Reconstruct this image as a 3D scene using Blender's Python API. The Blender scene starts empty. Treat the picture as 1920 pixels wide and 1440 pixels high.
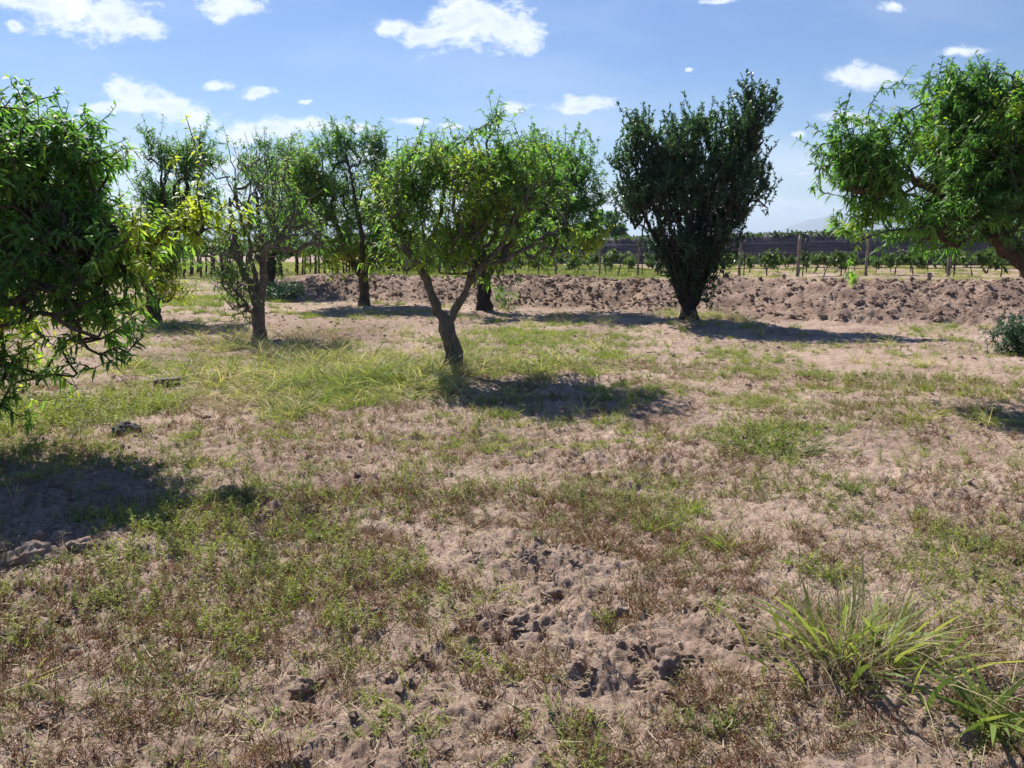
import bpy, math, random
import numpy as np
from mathutils import Vector, noise as mnoise

R = math.radians
random.seed(7)
rng = np.random.default_rng(7)
scene = bpy.context.scene
COL = scene.collection

# ------------------------------------------------------------------ camera
CAM_H, FPX, PITCH = 1.6, 1442.0, R(9.8)
cam_d = bpy.data.cameras.new('camera')
cam_d.sensor_width = 36.0
cam_d.lens = 36.0 * FPX / 1920.0
cam_d.clip_start, cam_d.clip_end = 0.05, 60000.0
cam = bpy.data.objects.new('camera', cam_d)
COL.objects.link(cam)
cam.location = (0, 0, CAM_H)
cam.rotation_euler = (R(90) - PITCH, 0, 0)
scene.camera = cam

def ray(px, py):
    a, b = (px - 960) / FPX, (720 - py) / FPX
    c, s = math.cos(PITCH), math.sin(PITCH)
    return np.array([a, c + b * s, -s + b * c])

def P(px, py, Y):
    r = ray(px, py)
    return np.array([0, 0, CAM_H]) + r * (Y / r[1])

def G(px, py, z=0.0):
    r = ray(px, py)
    return np.array([0, 0, CAM_H]) + r * ((z - CAM_H) / r[2])

# ------------------------------------------------------------------ light, exposure
SUN_EL = R(48.0)
SUN_AZ = R(-27.0)            # measured from +Y towards +X
sd = Vector((math.sin(SUN_AZ) * math.cos(SUN_EL), math.cos(SUN_AZ) * math.cos(SUN_EL), math.sin(SUN_EL)))
sun_d = bpy.data.lights.new('sun', 'SUN')
sun_d.energy = 5.0
sun_d.angle = R(0.53)
sun_d.color = (1.0, 0.94, 0.85)
sun = bpy.data.objects.new('sun', sun_d)
sun.rotation_euler = sd.to_track_quat('Z', 'Y').to_euler()
COL.objects.link(sun)
vs = scene.view_settings
scene.display_settings.display_device = 'sRGB'
vs.view_transform = 'Standard'
vs.look = 'None'
vs.exposure = 0.85
vs.gamma = 1.0
vs.use_curve_mapping = False
cy = scene.cycles
cy.use_denoising = True
cy.max_bounces = 8
cy.diffuse_bounces = 3
cy.glossy_bounces = 2
cy.transmission_bounces = 4
cy.transparent_max_bounces = 12
cy.volume_bounces = 0
cy.sample_clamp_indirect = 4.0

# ------------------------------------------------------------------ world: sky and clouds
W = bpy.data.worlds.new('World')
scene.world = W
W.use_nodes = True
nt = W.node_tree
for n in list(nt.nodes):
    nt.nodes.remove(n)

def N(nt, t, **kw):
    n = nt.nodes.new(t)
    for k, v in kw.items():
        setattr(n, k, v)
    return n

def mth(nt, op, a, b=None, c=None, clamp=False):
    n = nt.nodes.new('ShaderNodeMath')
    n.operation = op
    n.use_clamp = clamp
    for i, v in enumerate((a, b, c)):
        if v is None:
            continue
        if isinstance(v, (int, float)):
            n.inputs[i].default_value = v
        else:
            nt.links.new(v, n.inputs[i])
    return n.outputs[0]

def vmt(nt, op, a, b=None):
    n = nt.nodes.new('ShaderNodeVectorMath')
    n.operation = op
    for i, v in enumerate((a, b)):
        if v is None:
            continue
        if isinstance(v, (tuple, list)):
            n.inputs[i].default_value = v
        else:
            nt.links.new(v, n.inputs[i])
    return n.outputs['Value'] if op == 'LENGTH' else n.outputs[0]

def mrange(nt, v, a, b, c=0.0, d=1.0, kind='SMOOTHSTEP'):
    n = nt.nodes.new('ShaderNodeMapRange')
    n.interpolation_type = kind
    nt.links.new(v, n.inputs[0])
    for i, q in zip((1, 2, 3, 4), (a, b, c, d)):
        n.inputs[i].default_value = q
    return n.outputs[0]

out = N(nt, 'ShaderNodeOutputWorld')
sky = N(nt, 'ShaderNodeTexSky')
sky.sky_type = 'NISHITA'
sky.sun_disc = False
sky.sun_elevation = SUN_EL
sky.sun_rotation = SUN_AZ
sky.altitude = 800
sky.air_density = 1.15
sky.dust_density = 0.35
sky.ozone_density = 4.0
bg = N(nt, 'ShaderNodeBackground')
bg.inputs[1].default_value = 0.06
hs = N(nt, 'ShaderNodeHueSaturation')
hs.inputs['Saturation'].default_value = 1.3
hs.inputs['Hue'].default_value = 0.512
nt.links.new(sky.outputs[0], hs.inputs['Color'])
nt.links.new(hs.outputs[0], bg.inputs[0])
tc = N(nt, 'ShaderNodeTexCoord')
sep = N(nt, 'ShaderNodeSeparateXYZ')
nt.links.new(tc.outputs['Generated'], sep.inputs[0])
ysafe = mth(nt, 'MAXIMUM', sep.outputs[1], 0.02)
cu = mth(nt, 'DIVIDE', sep.outputs[0], ysafe)
cv = mth(nt, 'DIVIDE', sep.outputs[2], ysafe)
comb = N(nt, 'ShaderNodeCombineXYZ')
nt.links.new(cu, comb.inputs[0]); nt.links.new(cv, comb.inputs[1])
uv = comb.outputs[0]
nz = N(nt, 'ShaderNodeTexNoise'); nz.inputs['Scale'].default_value = 9.0
nz.inputs['Detail'].default_value = 3.0
nt.links.new(uv, nz.inputs['Vector'])
warp = vmt(nt, 'MULTIPLY', vmt(nt, 'SUBTRACT', nz.outputs['Color'], (0.5, 0.5, 0.5)), (0.055, 0.03, 0.0))
uvw = vmt(nt, 'ADD', uv, warp)
# each cloud is a cluster of puffs: centre (as seen from the orchard), half width, half height
PUFFS = [
    (905, 45, 95, 42), (850, 62, 75, 34), (960, 68, 62, 32), (875, 20, 55, 30), (742, 50, 34, 16), (795, 62, 40, 22),
    (130, 5, 110, 42), (205, 32, 75, 40), (60, -10, 90, 26), (265, 52, 40, 22), (430, 6, 60, 20), (412, 32, 12, 8), (20, 45, 16, 10),
    (235, 178, 42, 27), (280, 200, 76, 25), (205, 203, 52, 14), (360, 214, 55, 19), (400, 225, 30, 11),
    (407, 157, 24, 9), (490, 177, 34, 11), (588, 196, 11, 5),
    (500, 246, 72, 20), (590, 240, 66, 14), (660, 243, 50, 7), (470, 262, 48, 10),
    (260, 292, 44, 15), (440, 304, 50, 14), (560, 356, 50, 24), (400, 350, 60, 16), (700, 300, 40, 18),
    (967, 200, 30, 10), (1085, 197, 50, 17), (1070, 187, 20, 12), (928, 233, 12, 6), (768, 232, 34, 7), (838, 237, 22, 5),
    (1620, 146, 58, 22), (1650, 135, 50, 13), (1586, 226, 38, 14), (1640, 240, 28, 12), (1502, 254, 18, 6),
    (1512, 330, 22, 5), (1543, 302, 16, 5), (1800, 92, 40, 9), (1665, 8, 26, 9), (1345, 4, 24, 6), (1292, 124, 7, 4),
    (1130, 390, 110, 34), (1490, 392, 150, 20), (1800, 395, 120, 20), (250, 400, 160, 40),
]
cur = None
for (x, y, a, b) in PUFFS:
    r0 = ray(x, y)
    u0, v0 = r0[0] / r0[1], r0[2] / r0[1]
    ra = ray(x + a, y); rb = ray(x, y - b)
    sa = ra[0] / ra[1] - u0; sb = rb[2] / rb[1] - v0
    L = vmt(nt, 'LENGTH', vmt(nt, 'MULTIPLY', vmt(nt, 'SUBTRACT', uvw, (u0, v0, 0)), (1 / (sa * 1.38), 1 / (sb * 1.38), 0)))
    cur = L if cur is None else mth(nt, 'SMOOTH_MIN', cur, L, 0.12)
nf = N(nt, 'ShaderNodeTexNoise'); nf.inputs['Scale'].default_value = 34.0
nf.inputs['Detail'].default_value = 9.0; nf.inputs['Roughness'].default_value = 0.66
mp = N(nt, 'ShaderNodeMapping'); mp.inputs['Scale'].default_value = (1.0, 1.7, 1.0)
nt.links.new(uvw, mp.inputs['Vector']); nt.links.new(mp.outputs[0], nf.inputs['Vector'])
dens = mth(nt, 'SUBTRACT', mth(nt, 'ADD', 1.0, mth(nt, 'MULTIPLY', mth(nt, 'SUBTRACT', nf.outputs[0], 0.5), 2.3)), cur)
alpha = mrange(nt, dens, -0.05, 0.85)
# thin wisps everywhere, faint
nw = N(nt, 'ShaderNodeTexNoise'); nw.inputs['Scale'].default_value = 3.0
nw.inputs['Detail'].default_value = 6.0
mw = N(nt, 'ShaderNodeMapping'); mw.inputs['Scale'].default_value = (1.0, 3.6, 1.0); mw.inputs['Location'].default_value = (3.1, 1.7, 0)
nt.links.new(uvw, mw.inputs['Vector']); nt.links.new(mw.outputs[0], nw.inputs['Vector'])
lowband = mrange(nt, cv, 0.20, 0.0)
wisp = mth(nt, 'MULTIPLY', mrange(nt, nw.outputs[0], 0.42, 0.72), mth(nt, 'ADD', 0.12, mth(nt, 'MULTIPLY', lowband, 0.75)))
alpha = mth(nt, 'MAXIMUM', mth(nt, 'MULTIPLY', alpha, 0.99), wisp)
front = mrange(nt, sep.outputs[1], 0.1, 0.25)
alpha = mth(nt, 'MULTIPLY', alpha, front)
# thicker cores look slightly grey
ns = N(nt, 'ShaderNodeTexNoise'); ns.inputs['Scale'].default_value = 14.0; ns.inputs['Detail'].default_value = 4.0
nt.links.new(uvw, ns.inputs['Vector'])
core = mth(nt, 'MULTIPLY', mrange(nt, dens, 0.35, 1.1), mrange(nt, ns.outputs[0], 0.30, 0.62))
cmix = N(nt, 'ShaderNodeMix', data_type='RGBA')
nt.links.new(core, cmix.inputs[0])
cmix.inputs[6].default_value = (0.80, 0.82, 0.86, 1)
cmix.inputs[7].default_value = (0.50, 0.56, 0.68, 1)
bgc = N(nt, 'ShaderNodeBackground')
nt.links.new(cmix.outputs[2], bgc.inputs[0])
bgc.inputs[1].default_value = 0.82
mixw = N(nt, 'ShaderNodeMixShader')
nt.links.new(alpha, mixw.inputs[0]); nt.links.new(bg.outputs[0], mixw.inputs[1]); nt.links.new(bgc.outputs[0], mixw.inputs[2])
nt.links.new(mixw.outputs[0], out.inputs[0])

# ------------------------------------------------------------------ helpers
def tag(o, label=None, cat=None, group=None, kind=None):
    if label: o['label'] = label
    if cat: o['category'] = cat
    if group: o['group'] = group
    if kind: o['kind'] = kind
    return o

def empty(name, loc):
    o = bpy.data.objects.new(name, None)
    o.empty_display_size = 0.3
    COL.objects.link(o)
    o.location = tuple(float(v) for v in loc)
    return o

def make_mesh(name, V, F4=None, F3=None, mat=None, parent=None, smooth=True, tint=None, origin=None):
    V = np.asarray(V, dtype=np.float32).reshape(-1, 3)
    if origin is not None:
        V = V - np.asarray(origin, dtype=np.float32)
    me = bpy.data.meshes.new(name)
    f4 = np.zeros((0, 4), np.int32) if F4 is None else np.asarray(F4, dtype=np.int32).reshape(-1, 4)
    f3 = np.zeros((0, 3), np.int32) if F3 is None else np.asarray(F3, dtype=np.int32).reshape(-1, 3)
    me.vertices.add(len(V))
    me.vertices.foreach_set('co', V.ravel())
    loops = np.concatenate([f4.ravel(), f3.ravel()])
    me.loops.add(len(loops))
    me.loops.foreach_set('vertex_index', loops)
    n = len(f4) + len(f3)
    me.polygons.add(n)
    ls = np.concatenate([np.arange(len(f4)) * 4, len(f4) * 4 + np.arange(len(f3)) * 3]).astype(np.int32)
    me.polygons.foreach_set('loop_start', ls)
    me.polygons.foreach_set('use_smooth', np.full(n, smooth, dtype=bool))
    if tint is not None:
        at = me.attributes.new('tint', 'FLOAT', 'POINT')
        at.data.foreach_set('value', np.asarray(tint, dtype=np.float32).ravel())
    me.update(calc_edges=True)
    if mat: me.materials.append(mat)
    o = bpy.data.objects.new(name, me)
    COL.objects.link(o)
    if parent is not None:
        o.parent = parent
    elif origin is not None:
        o.location = tuple(float(v) for v in origin)
    return o

_perm = rng.permutation(256)
_perm = np.concatenate([_perm, _perm, _perm])
_ga = rng.random(256) * 2 * math.pi
_gx, _gy = np.cos(_ga), np.sin(_ga)
def pn(x, y, s=1.0, off=0.0):
    x = np.asarray(x, dtype=np.float64) * s + off * 17.31 + 1000.0
    y = np.asarray(y, dtype=np.float64) * s + off * 9.77 + 1000.0
    xi, yi = np.floor(x).astype(np.int64), np.floor(y).astype(np.int64)
    fx, fy = x - xi, y - yi
    u = fx * fx * fx * (fx * (fx * 6 - 15) + 10); v = fy * fy * fy * (fy * (fy * 6 - 15) + 10)
    def g(ix, iy, dx, dy):
        h = _perm[_perm[ix & 255] + (iy & 255)]
        return _gx[h] * dx + _gy[h] * dy
    a = g(xi, yi, fx, fy); b = g(xi + 1, yi, fx - 1, fy)
    c = g(xi, yi + 1, fx, fy - 1); d = g(xi + 1, yi + 1, fx - 1, fy - 1)
    return (a + u * (b - a) + v * ((c + u * (d - c)) - (a + u * (b - a)))) * 1.5

def ss(a, b, x):
    t = np.clip((np.asarray(x, dtype=float) - a) / (b - a), 0, 1)
    return t * t * (3 - 2 * t)

def worley(x, y, s, off=0.0):
    """distance to nearest and second nearest jittered cell point"""
    x = np.asarray(x, float) * s + off * 31.7 + 500; y = np.asarray(y, float) * s + off * 12.3 + 500
    xi, yi = np.floor(x).astype(np.int64), np.floor(y).astype(np.int64)
    d1 = np.full(x.shape, 9.0); d2 = np.full(x.shape, 9.0); hid = np.zeros(x.shape)
    for ox in (-1, 0, 1):
        for oy in (-1, 0, 1):
            h = _perm[_perm[(xi + ox) & 255] + ((yi + oy) & 255)]
            h2 = _perm[h + 77]
            d = np.hypot(xi + ox + 0.5 + (h / 255.0 - 0.5) * 0.9 - x, yi + oy + 0.5 + (h2 / 255.0 - 0.5) * 0.9 - y)
            m = d < d1
            d2 = np.where(m, d1, np.minimum(d2, d)); hid = np.where(m, _perm[h2 + 31] / 255.0, hid); d1 = np.where(m, d, d1)
    return d1, d2, hid

# ------------------------------------------------------------------ terrain
FX = np.array([-40.0, -7.2, -0.94, 5.6, 10.2, 25.0, 60.0])
FY = np.array([50.0, 26.0, 22.6, 18.6, 16.2, 10.0, -5.0])
def bank_t(x, y):
    wob = pn(x, y, 0.35, 3) * 0.8 + pn(x, y, 1.1, 4) * 0.25
    return y + wob - np.interp(x, FX, FY)
def bank_amt(x):
    return ss(-11.0, -8.2, x)
def plateau(x):
    return np.clip(0.56 + 0.012 * (np.asarray(x) - 8), 0.14, 0.85)

def patch(x, y, L):
    """sum of soft ellipses given as (px, py, rx, ry, weight) on the flat ground"""
    s = np.zeros(np.shape(x))
    for (px, py, rx, ry, w) in L:
        c = G(px, py); rr = abs(G(px + rx, py)[0] - c[0])
        f = G(px, max(py - ry, 492))[1]; n = G(px, py + ry)[1]
        cy_ = (f + n) / 2; ry_ = (f - n) / 2
        d = ((x - c[0]) / rr) ** 2 + ((y - cy_) / ry_) ** 2
        s = np.maximum(s, w * np.exp(-d * 0.9))
    return s

CLOD = [(1000, 1060, 160, 60, 1), (1000, 1180, 170, 60, 1), (1150, 1260, 230, 80, .9), (1130, 870, 170, 40, .9), (80, 1050, 140, 60, 1),
        (90, 950, 160, 50, .9), (240, 850, 80, 40, .7), (1370, 1180, 120, 60, .6), (420, 790, 100, 30, .6), (600, 1270, 120, 50, .5),
        (590, 640, 90, 25, 1), (1230, 780, 70, 25, .7), (800, 1350, 200, 60, .6), (1280, 1260, 60, 40, .9), (700, 600, 90, 20, .6)]
SMOOTHP = [(1380, 970, 110, 60, 1), (960, 980, 90, 40, .8), (1750, 860, 180, 50, 1), (1300, 740, 200, 35, .8), (1480, 590, 120, 16, 1),
           (950, 1290, 60, 120, .6), (1850, 780, 100, 30, .8), (1650, 690, 150, 20, .8)]

def cloddy(x, y):
    c = patch(x, y, CLOD)
    t = bank_t(x, y)
    b = ss(-0.3, 0.5, t) * (1 - ss(4.2, 5.5, t)) * bank_amt(x)
    c = np.maximum(c, b)
    c = np.maximum(c, 0.32 + 0.5 * pn(x, y, 0.9, 9))
    return np.clip(c - 0.5 * patch(x, y, SMOOTHP), 0.06, 1)

def terrain(x, y, fine=True):
    x = np.asarray(x, float); y = np.asarray(y, float)
    t = bank_t(x, y)
    B = bank_amt(x)
    crest = np.clip(0.72 + 0.008 * (x - 5), 0.5, 0.9)
    pl = plateau(x)
    up = ss(0, 3.4, t)
    z = (up * crest * (1 - ss(3.6, 7.0, t)) + pl * ss(3.6, 7.0, t)) * B
    # left of the bank the land rises slowly to the vineyard
    z = z + (1 - B) * 0.14 * ss(30, 44, y)
    far = ss(25, 60, np.hypot(x, y))
    # hollow dug into the bank
    z = z - 0.28 * np.exp(-(((x - 2.95) / 0.75) ** 2 + ((y - 21.6) / 0.8) ** 2))
    z = z + 0.10 * np.exp(-(((x + 3.1) / 1.3) ** 2 + ((y - 12.9) / 0.45) ** 2))
    z = z + pn(x, y, 0.33, 1) * 0.07 * (1 - far) + pn(x, y, 1.0, 2) * 0.03 * (1 - far)
    if fine:
        r = np.hypot(x, y)
        c = cloddy(x, y)
        bk = ss(-0.3, 0.5, t) * (1 - ss(4.2, 5.5, t)) * B
        f = 1 - ss(30, 60, r)
        # lumps: rounded cells at two sizes
        wx = x + pn(x, y, 3.0, 31) * 0.12; wy = y + pn(x, y, 3.0, 32) * 0.12
        d1, d2, h = worley(wx, wy, 4.2, 1)
        lump = np.clip(1 - d1 * 1.45, 0, 1) ** 0.6 * h
        d1b, d2b, hb = worley(wx, wy, 10.0, 2)
        lumpb = np.clip(1 - d1b * 1.35, 0, 1) ** 0.5 * hb
        near = 1 - ss(14, 28, r)
        z = z + f * c * (lump * (0.05 - 0.02 * bk) + lumpb * 0.042 * near + pn(x, y, 2.6, 5) * 0.035)
        rg = 1 - np.abs(pn(wx, wy, 5.5, 16)); rg2 = 1 - np.abs(pn(wx, wy, 13.0, 17))
        z = z + near * (0.5 + 1.05 * c) * (pn(x, y, 7.0, 6) * 0.016 + rg * 0.020 + rg2 * 0.011 + pn(x, y, 22.0, 7) * 0.013 + pn(x, y, 48.0, 8) * 0.006)
        z = z + (1 - ss(7, 13, r)) * ((1 - np.abs(pn(wx, wy, 9.0, 71))) * 0.012 + pn(x, y, 16.0, 72) * 0.010 + (1 - np.abs(pn(x, y, 30.0, 73))) * 0.006)
        # shallow mud cracks in the crusted patches
        near2 = 1 - ss(6, 12, r)
        z = z - near2 * (1 - c) * 0.008 * (1 - ss(0.0, 0.10, d2b - d1b))
        # bank: streaks left by the blade, coarse clods, tyre lugs on top
        q = x * 0.8 + y * 0.6
        z = z + bk * (pn(x * 1.0 - y * 0.35, y * 0.35, 2.2, 11) * 0.07 + pn(q, y * 0.4, 3.6, 12) * 0.075 + pn(x, y, 6.0, 13) * 0.04 + (1 - np.abs(pn(q * 1.0, y * .6, 5.5, 14))) * .06)
        lug = ss(5.2, 6.2, x) * (1 - ss(11.5, 13, x)) * ss(3.3, 3.6, t) * (1 - ss(4.5, 4.9, t)) 
        z = z + lug * 0.06 * np.sin((x + (t - 4) * 0.9) * 2 * math.pi / 0.42)
    return z

def tz(x, y):
    return float(terrain(np.array([x]), np.array([y]))[0])

def base_mat(name):
    m = bpy.data.materials.new(name); m.use_nodes = True
    nt = m.node_tree
    b = nt.nodes['Principled BSDF']
    return m, nt, b

def ramp(nt, fac, stops):
    n = nt.nodes.new('ShaderNodeValToRGB')
    nt.links.new(fac, n.inputs[0])
    e = n.color_ramp.elements
    while len(e) > 1: e.remove(e[-1])
    e[0].position, e[0].color = stops[0][0], (*stops[0][1], 1)
    for p, c in stops[1:]:
        k = e.new(p); k.color = (*c, 1)
    return n.outputs[0]

def noise_tex(nt, vec, scale, detail=4, rough=0.55):
    n = nt.nodes.new('ShaderNodeTexNoise')
    n.inputs['Scale'].default_value = scale; n.inputs['Detail'].default_value = detail; n.inputs['Roughness'].default_value = rough
    if vec is not None: nt.links.new(vec, n.inputs['Vector'])
    return n.outputs[0]

def mix_col(nt, f, a, b, mode='MIX'):
    n = nt.nodes.new('ShaderNodeMix'); n.data_type = 'RGBA'; n.blend_type = mode
    if isinstance(f, (int, float)): n.inputs[0].default_value = f
    else: nt.links.new(f, n.inputs[0])
    for i, v in ((6, a), (7, b)):
        if isinstance(v, tuple): n.inputs[i].default_value = (*v, 1)
        else: nt.links.new(v, n.inputs[i])
    return n.outputs[2]

def soil_mat(name, use_attr=True):
    m, nt, b = base_mat(name)
    geo = nt.nodes.new('ShaderNodeNewGeometry'); pos = geo.outputs['Position']
    n1 = noise_tex(nt, pos, 0.9, 6, 0.6)
    n2 = noise_tex(nt, pos, 14.0, 6, 0.65)
    n3 = noise_tex(nt, pos, 90.0, 4, 0.7)
    c1 = ramp(nt, n2, [(0.28, (0.26, 0.185, 0.142)), (0.5, (0.42, 0.318, 0.252)), (0.72, (0.53, 0.425, 0.350))])
    c2 = ramp(nt, n1, [(0.35, (0.72, 0.68, 0.66)), (0.62, (1.02, 1.0, 1.0))])
    col = mix_col(nt, 1.0, c1, c2, 'MULTIPLY')
    at = nt.nodes.new('ShaderNodeAttribute'); at.attribute_name = 'tint'
    turned_dark = ramp(nt, n2, [(0.3, (0.155, 0.102, 0.078)), (0.7, (0.34, 0.240, 0.185))])
    col = mix_col(nt, at.outputs['Fac'], col, turned_dark)
    # crumbs of dry plant litter; the dark specks also paint crevice shade
    lit = ramp(nt, n3, [(0.33, (0.42, 0.36, 0.30)), (0.46, (1, 1, 1)), (0.62, (1, 1, 1)), (0.72, (1.2, 1.17, 1.1))])
    col = mix_col(nt, 0.9, col, lit, 'MULTIPLY')
    nt.links.new(col, b.inputs['Base Color'])
    b.inputs['Roughness'].default_value = 0.96
    b.inputs['Specular IOR Level'].default_value = 0.12
    bm = nt.nodes.new('ShaderNodeBump'); bm.inputs['Strength'].default_value = 1.0; bm.inputs['Distance'].default_value = 0.02
    n4 = noise_tex(nt, pos, 45.0, 8, 0.72)
    n5 = noise_tex(nt, pos, 13.0, 6, 0.65)
    hgt = mth(nt, 'ADD', n4, mth(nt, 'MULTIPLY', mth(nt, 'MULTIPLY', n5, at.outputs['Fac']), 5.0))
    nt.links.new(hgt, bm.inputs['Height'])
    nt.links.new(bm.outputs[0], b.inputs['Normal'])
    return m

M_SOIL = soil_mat('soil')

def build_ground():
    r1 = np.exp(np.arange(math.log(0.8), math.log(42.0), 0.0046))
    r2 = np.exp(np.arange(math.log(42.0) + 0.03, math.log(24000.0), 0.045))
    r = np.concatenate([r1, r2])
    a1 = np.radians(np.arange(-43, 43.01, 0.095))
    a2 = np.radians(np.arange(46, 315, 3.0))
    a = np.concatenate([a1, a2])
    A, Rr = np.meshgrid(a, r)
    X = Rr * np.sin(A); Y = Rr * np.cos(A)
    Z = terrain(X, Y)
    nr, na = X.shape
    V = np.stack([X, Y, Z], -1).reshape(-1, 3)
    i = np.arange(nr - 1)[:, None] * na; j = np.arange(na)[None, :]; jn = (j + 1) % na
    F = np.stack([i + j, i + jn, i + na + jn, i + na + j], -1).reshape(-1, 4)
    c = np.array([[0, 0, float(terrain(np.array([0.]), np.array([0.]))[0])]])
    V = np.concatenate([V, c])
    F3 = np.stack([np.full(na, len(V) - 1), (np.arange(na) + 1) % na, np.arange(na)], -1)
    t = bank_t(X, Y)
    turned_dark = ss(-0.6, 0.6, t + pn(X, Y, .8, 41) * 1.0) * (1 - ss(4.0, 6.0, t)) * bank_amt(X) * (0.62 + 0.5 * pn(X, Y, 1.4, 43))
    turned_dark = np.maximum(turned_dark, patch(X, Y, [(600, 640, 100, 22, .9), (1230, 785, 60, 15, .6), (700, 605, 200, 22, .55), (330, 625, 90, 12, .6), (80, 970, 170, 70, .35)]))  # plus hand-placed darker patches of ground off the bank
    turned_dark = np.clip(turned_dark + 0.25 * pn(X, Y, .5, 44), 0, 1)
    tint = np.concatenate([turned_dark.ravel(), [0.0]])
    o = make_mesh('ground', V, F, F3, M_SOIL, tint=tint)
    tag(o, kind='structure')
    return o
build_ground()

# ------------------------------------------------------------------ materials for plants, bark, wood
def leaf_mat(name, stops, trans=0.42, rough=0.5, spec=0.35, tmul=(1.9, 2.0, 0.9)):
    m, nt, b = base_mat(name)
    at = nt.nodes.new('ShaderNodeAttribute'); at.attribute_name = 'tint'
    geo = nt.nodes.new('ShaderNodeNewGeometry')
    f = mth(nt, 'ADD', at.outputs['Fac'], mth(nt, 'MULTIPLY', mth(nt, 'SUBTRACT', geo.outputs['Random Per Island'], 0.5), 0.22))
    col = ramp(nt, f, stops)
    nt.links.new(col, b.inputs['Base Color'])
    b.inputs['Roughness'].default_value = rough
    b.inputs['Specular IOR Level'].default_value = spec
    tr = nt.nodes.new('ShaderNodeBsdfTranslucent')
    tcol = mix_col(nt, 1.0, col, tmul, 'MULTIPLY')
    nt.links.new(tcol, tr.inputs[0])
    mx = nt.nodes.new('ShaderNodeMixShader'); mx.inputs[0].default_value = trans
    nt.links.new(b.outputs[0], mx.inputs[1]); nt.links.new(tr.outputs[0], mx.inputs[2])
    nt.links.new(mx.outputs[0], nt.nodes['Material Output'].inputs[0])
    return m

M_PEACH = leaf_mat('peach_leaves', [(0.0, (0.045, 0.105, 0.045)), (0.4, (0.085, 0.190, 0.052)), (0.7, (0.145, 0.265, 0.052)), (1.0, (0.33, 0.35, 0.045))], trans=0.52, tmul=(1.85, 2.1, 1.0))
M_DARKLEAF = leaf_mat('dark_leaves', [(0.0, (0.028, 0.064, 0.040)), (0.5, (0.058, 0.118, 0.060)), (1.0, (0.11, 0.19, 0.055))], trans=0.38, rough=0.42, spec=0.5, tmul=(1.3, 1.6, 0.9))
M_VINE = leaf_mat('vine_leaves', [(0.0, (0.030, 0.060, 0.020)), (0.5, (0.06, 0.12, 0.03)), (1.0, (0.15, 0.22, 0.04))], trans=0.35)
M_WEED = leaf_mat('weed_leaves', [(0.0, (0.11, 0.12, 0.055)), (0.5, (0.185, 0.205, 0.070)), (1.0, (0.31, 0.35, 0.07))], trans=0.34, rough=0.6, spec=0.25, tmul=(1.6, 1.7, 0.8))
M_RUST = leaf_mat('rusty_weeds', [(0.0, (0.115, 0.054, 0.036)), (0.45, (0.20, 0.108, 0.066)), (0.75, (0.27, 0.19, 0.11)), (1.0, (0.24, 0.25, 0.10))], trans=0.25, rough=0.8, spec=0.1, tmul=(1.3, 1.2, 1.0))
M_GRASS = leaf_mat('grass_blades', [(0.0, (0.085, 0.13, 0.04)), (0.5, (0.20, 0.27, 0.06)), (0.8, (0.37, 0.38, 0.11)), (1.0, (0.52, 0.45, 0.25))], trans=0.36, rough=0.55, spec=0.3, tmul=(1.5, 1.6, 0.9))
M_STRAW = leaf_mat('straw', [(0.0, (0.24, 0.18, 0.105)), (0.5, (0.40, 0.32, 0.19)), (1.0, (0.58, 0.49, 0.32))], trans=0.25, rough=0.6, spec=0.25, tmul=(1.1, 1.1, 1.0))

def bark_mat(name, dark, light, sc=30.0):
    m, nt, b = base_mat(name)
    tcn = nt.nodes.new('ShaderNodeTexCoord')
    mp = nt.nodes.new('ShaderNodeMapping'); mp.inputs['Scale'].default_value = (1, 1, 0.28)
    nt.links.new(tcn.outputs['Object'], mp.inputs[0])
    n1 = noise_tex(nt, mp.outputs[0], sc, 8, 0.7)
    n2 = noise_tex(nt, tcn.outputs['Object'], 5.0, 3, 0.5)
    col = ramp(nt, n1, [(0.33, dark), (0.66, light)])
    col = mix_col(nt, 1.0, col, ramp(nt, n2, [(0.3, (0.75, 0.75, 0.75)), (0.7, (1.2, 1.15, 1.1))]), 'MULTIPLY')
    nt.links.new(col, b.inputs['Base Color'])
    b.inputs['Roughness'].default_value = 0.9; b.inputs['Specular IOR Level'].default_value = 0.2
    bm = nt.nodes.new('ShaderNodeBump'); bm.inputs['Strength'].default_value = 1.0; bm.inputs['Distance'].default_value = 0.02
    nt.links.new(n1, bm.inputs['Height']); nt.links.new(bm.outputs[0], b.inputs['Normal'])
    return m
M_BARK = bark_mat('bark', (0.030, 0.022, 0.018), (0.135, 0.105, 0.085))
M_BARKGREY = bark_mat('grey_bark', (0.06, 0.050, 0.044), (0.23, 0.20, 0.175))
M_BARKDARK = bark_mat('dark_bark', (0.016, 0.013, 0.012), (0.075, 0.060, 0.052))
M_WOOD = bark_mat('weathered_wood', (0.12, 0.095, 0.075), (0.33, 0.28, 0.23), 14.0)

def plain_mat(name, col, rough=0.7, spec=0.3):
    m, nt, b = base_mat(name)
    tcn = nt.nodes.new('ShaderNodeTexCoord')
    n1 = noise_tex(nt, tcn.outputs['Object'], 6.0, 5, 0.6)
    c = ramp(nt, n1, [(0.3, tuple(v * 0.8 for v in col)), (0.7, tuple(v * 1.15 for v in col))])
    nt.links.new(c, b.inputs['Base Color'])
    b.inputs['Roughness'].default_value = rough; b.inputs['Specular IOR Level'].default_value = spec
    return m
M_STONE = plain_mat('stone', (0.20, 0.155, 0.125), 0.95, 0.1)
M_DARKSTONE = plain_mat('dark_stone', (0.085, 0.08, 0.08), 0.9, 0.2)
M_HOSE = plain_mat('black_hose', (0.02, 0.02, 0.022), 0.5, 0.4)
M_WIRE = plain_mat('wire', (0.18, 0.17, 0.17), 0.5, 0.5)

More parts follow.
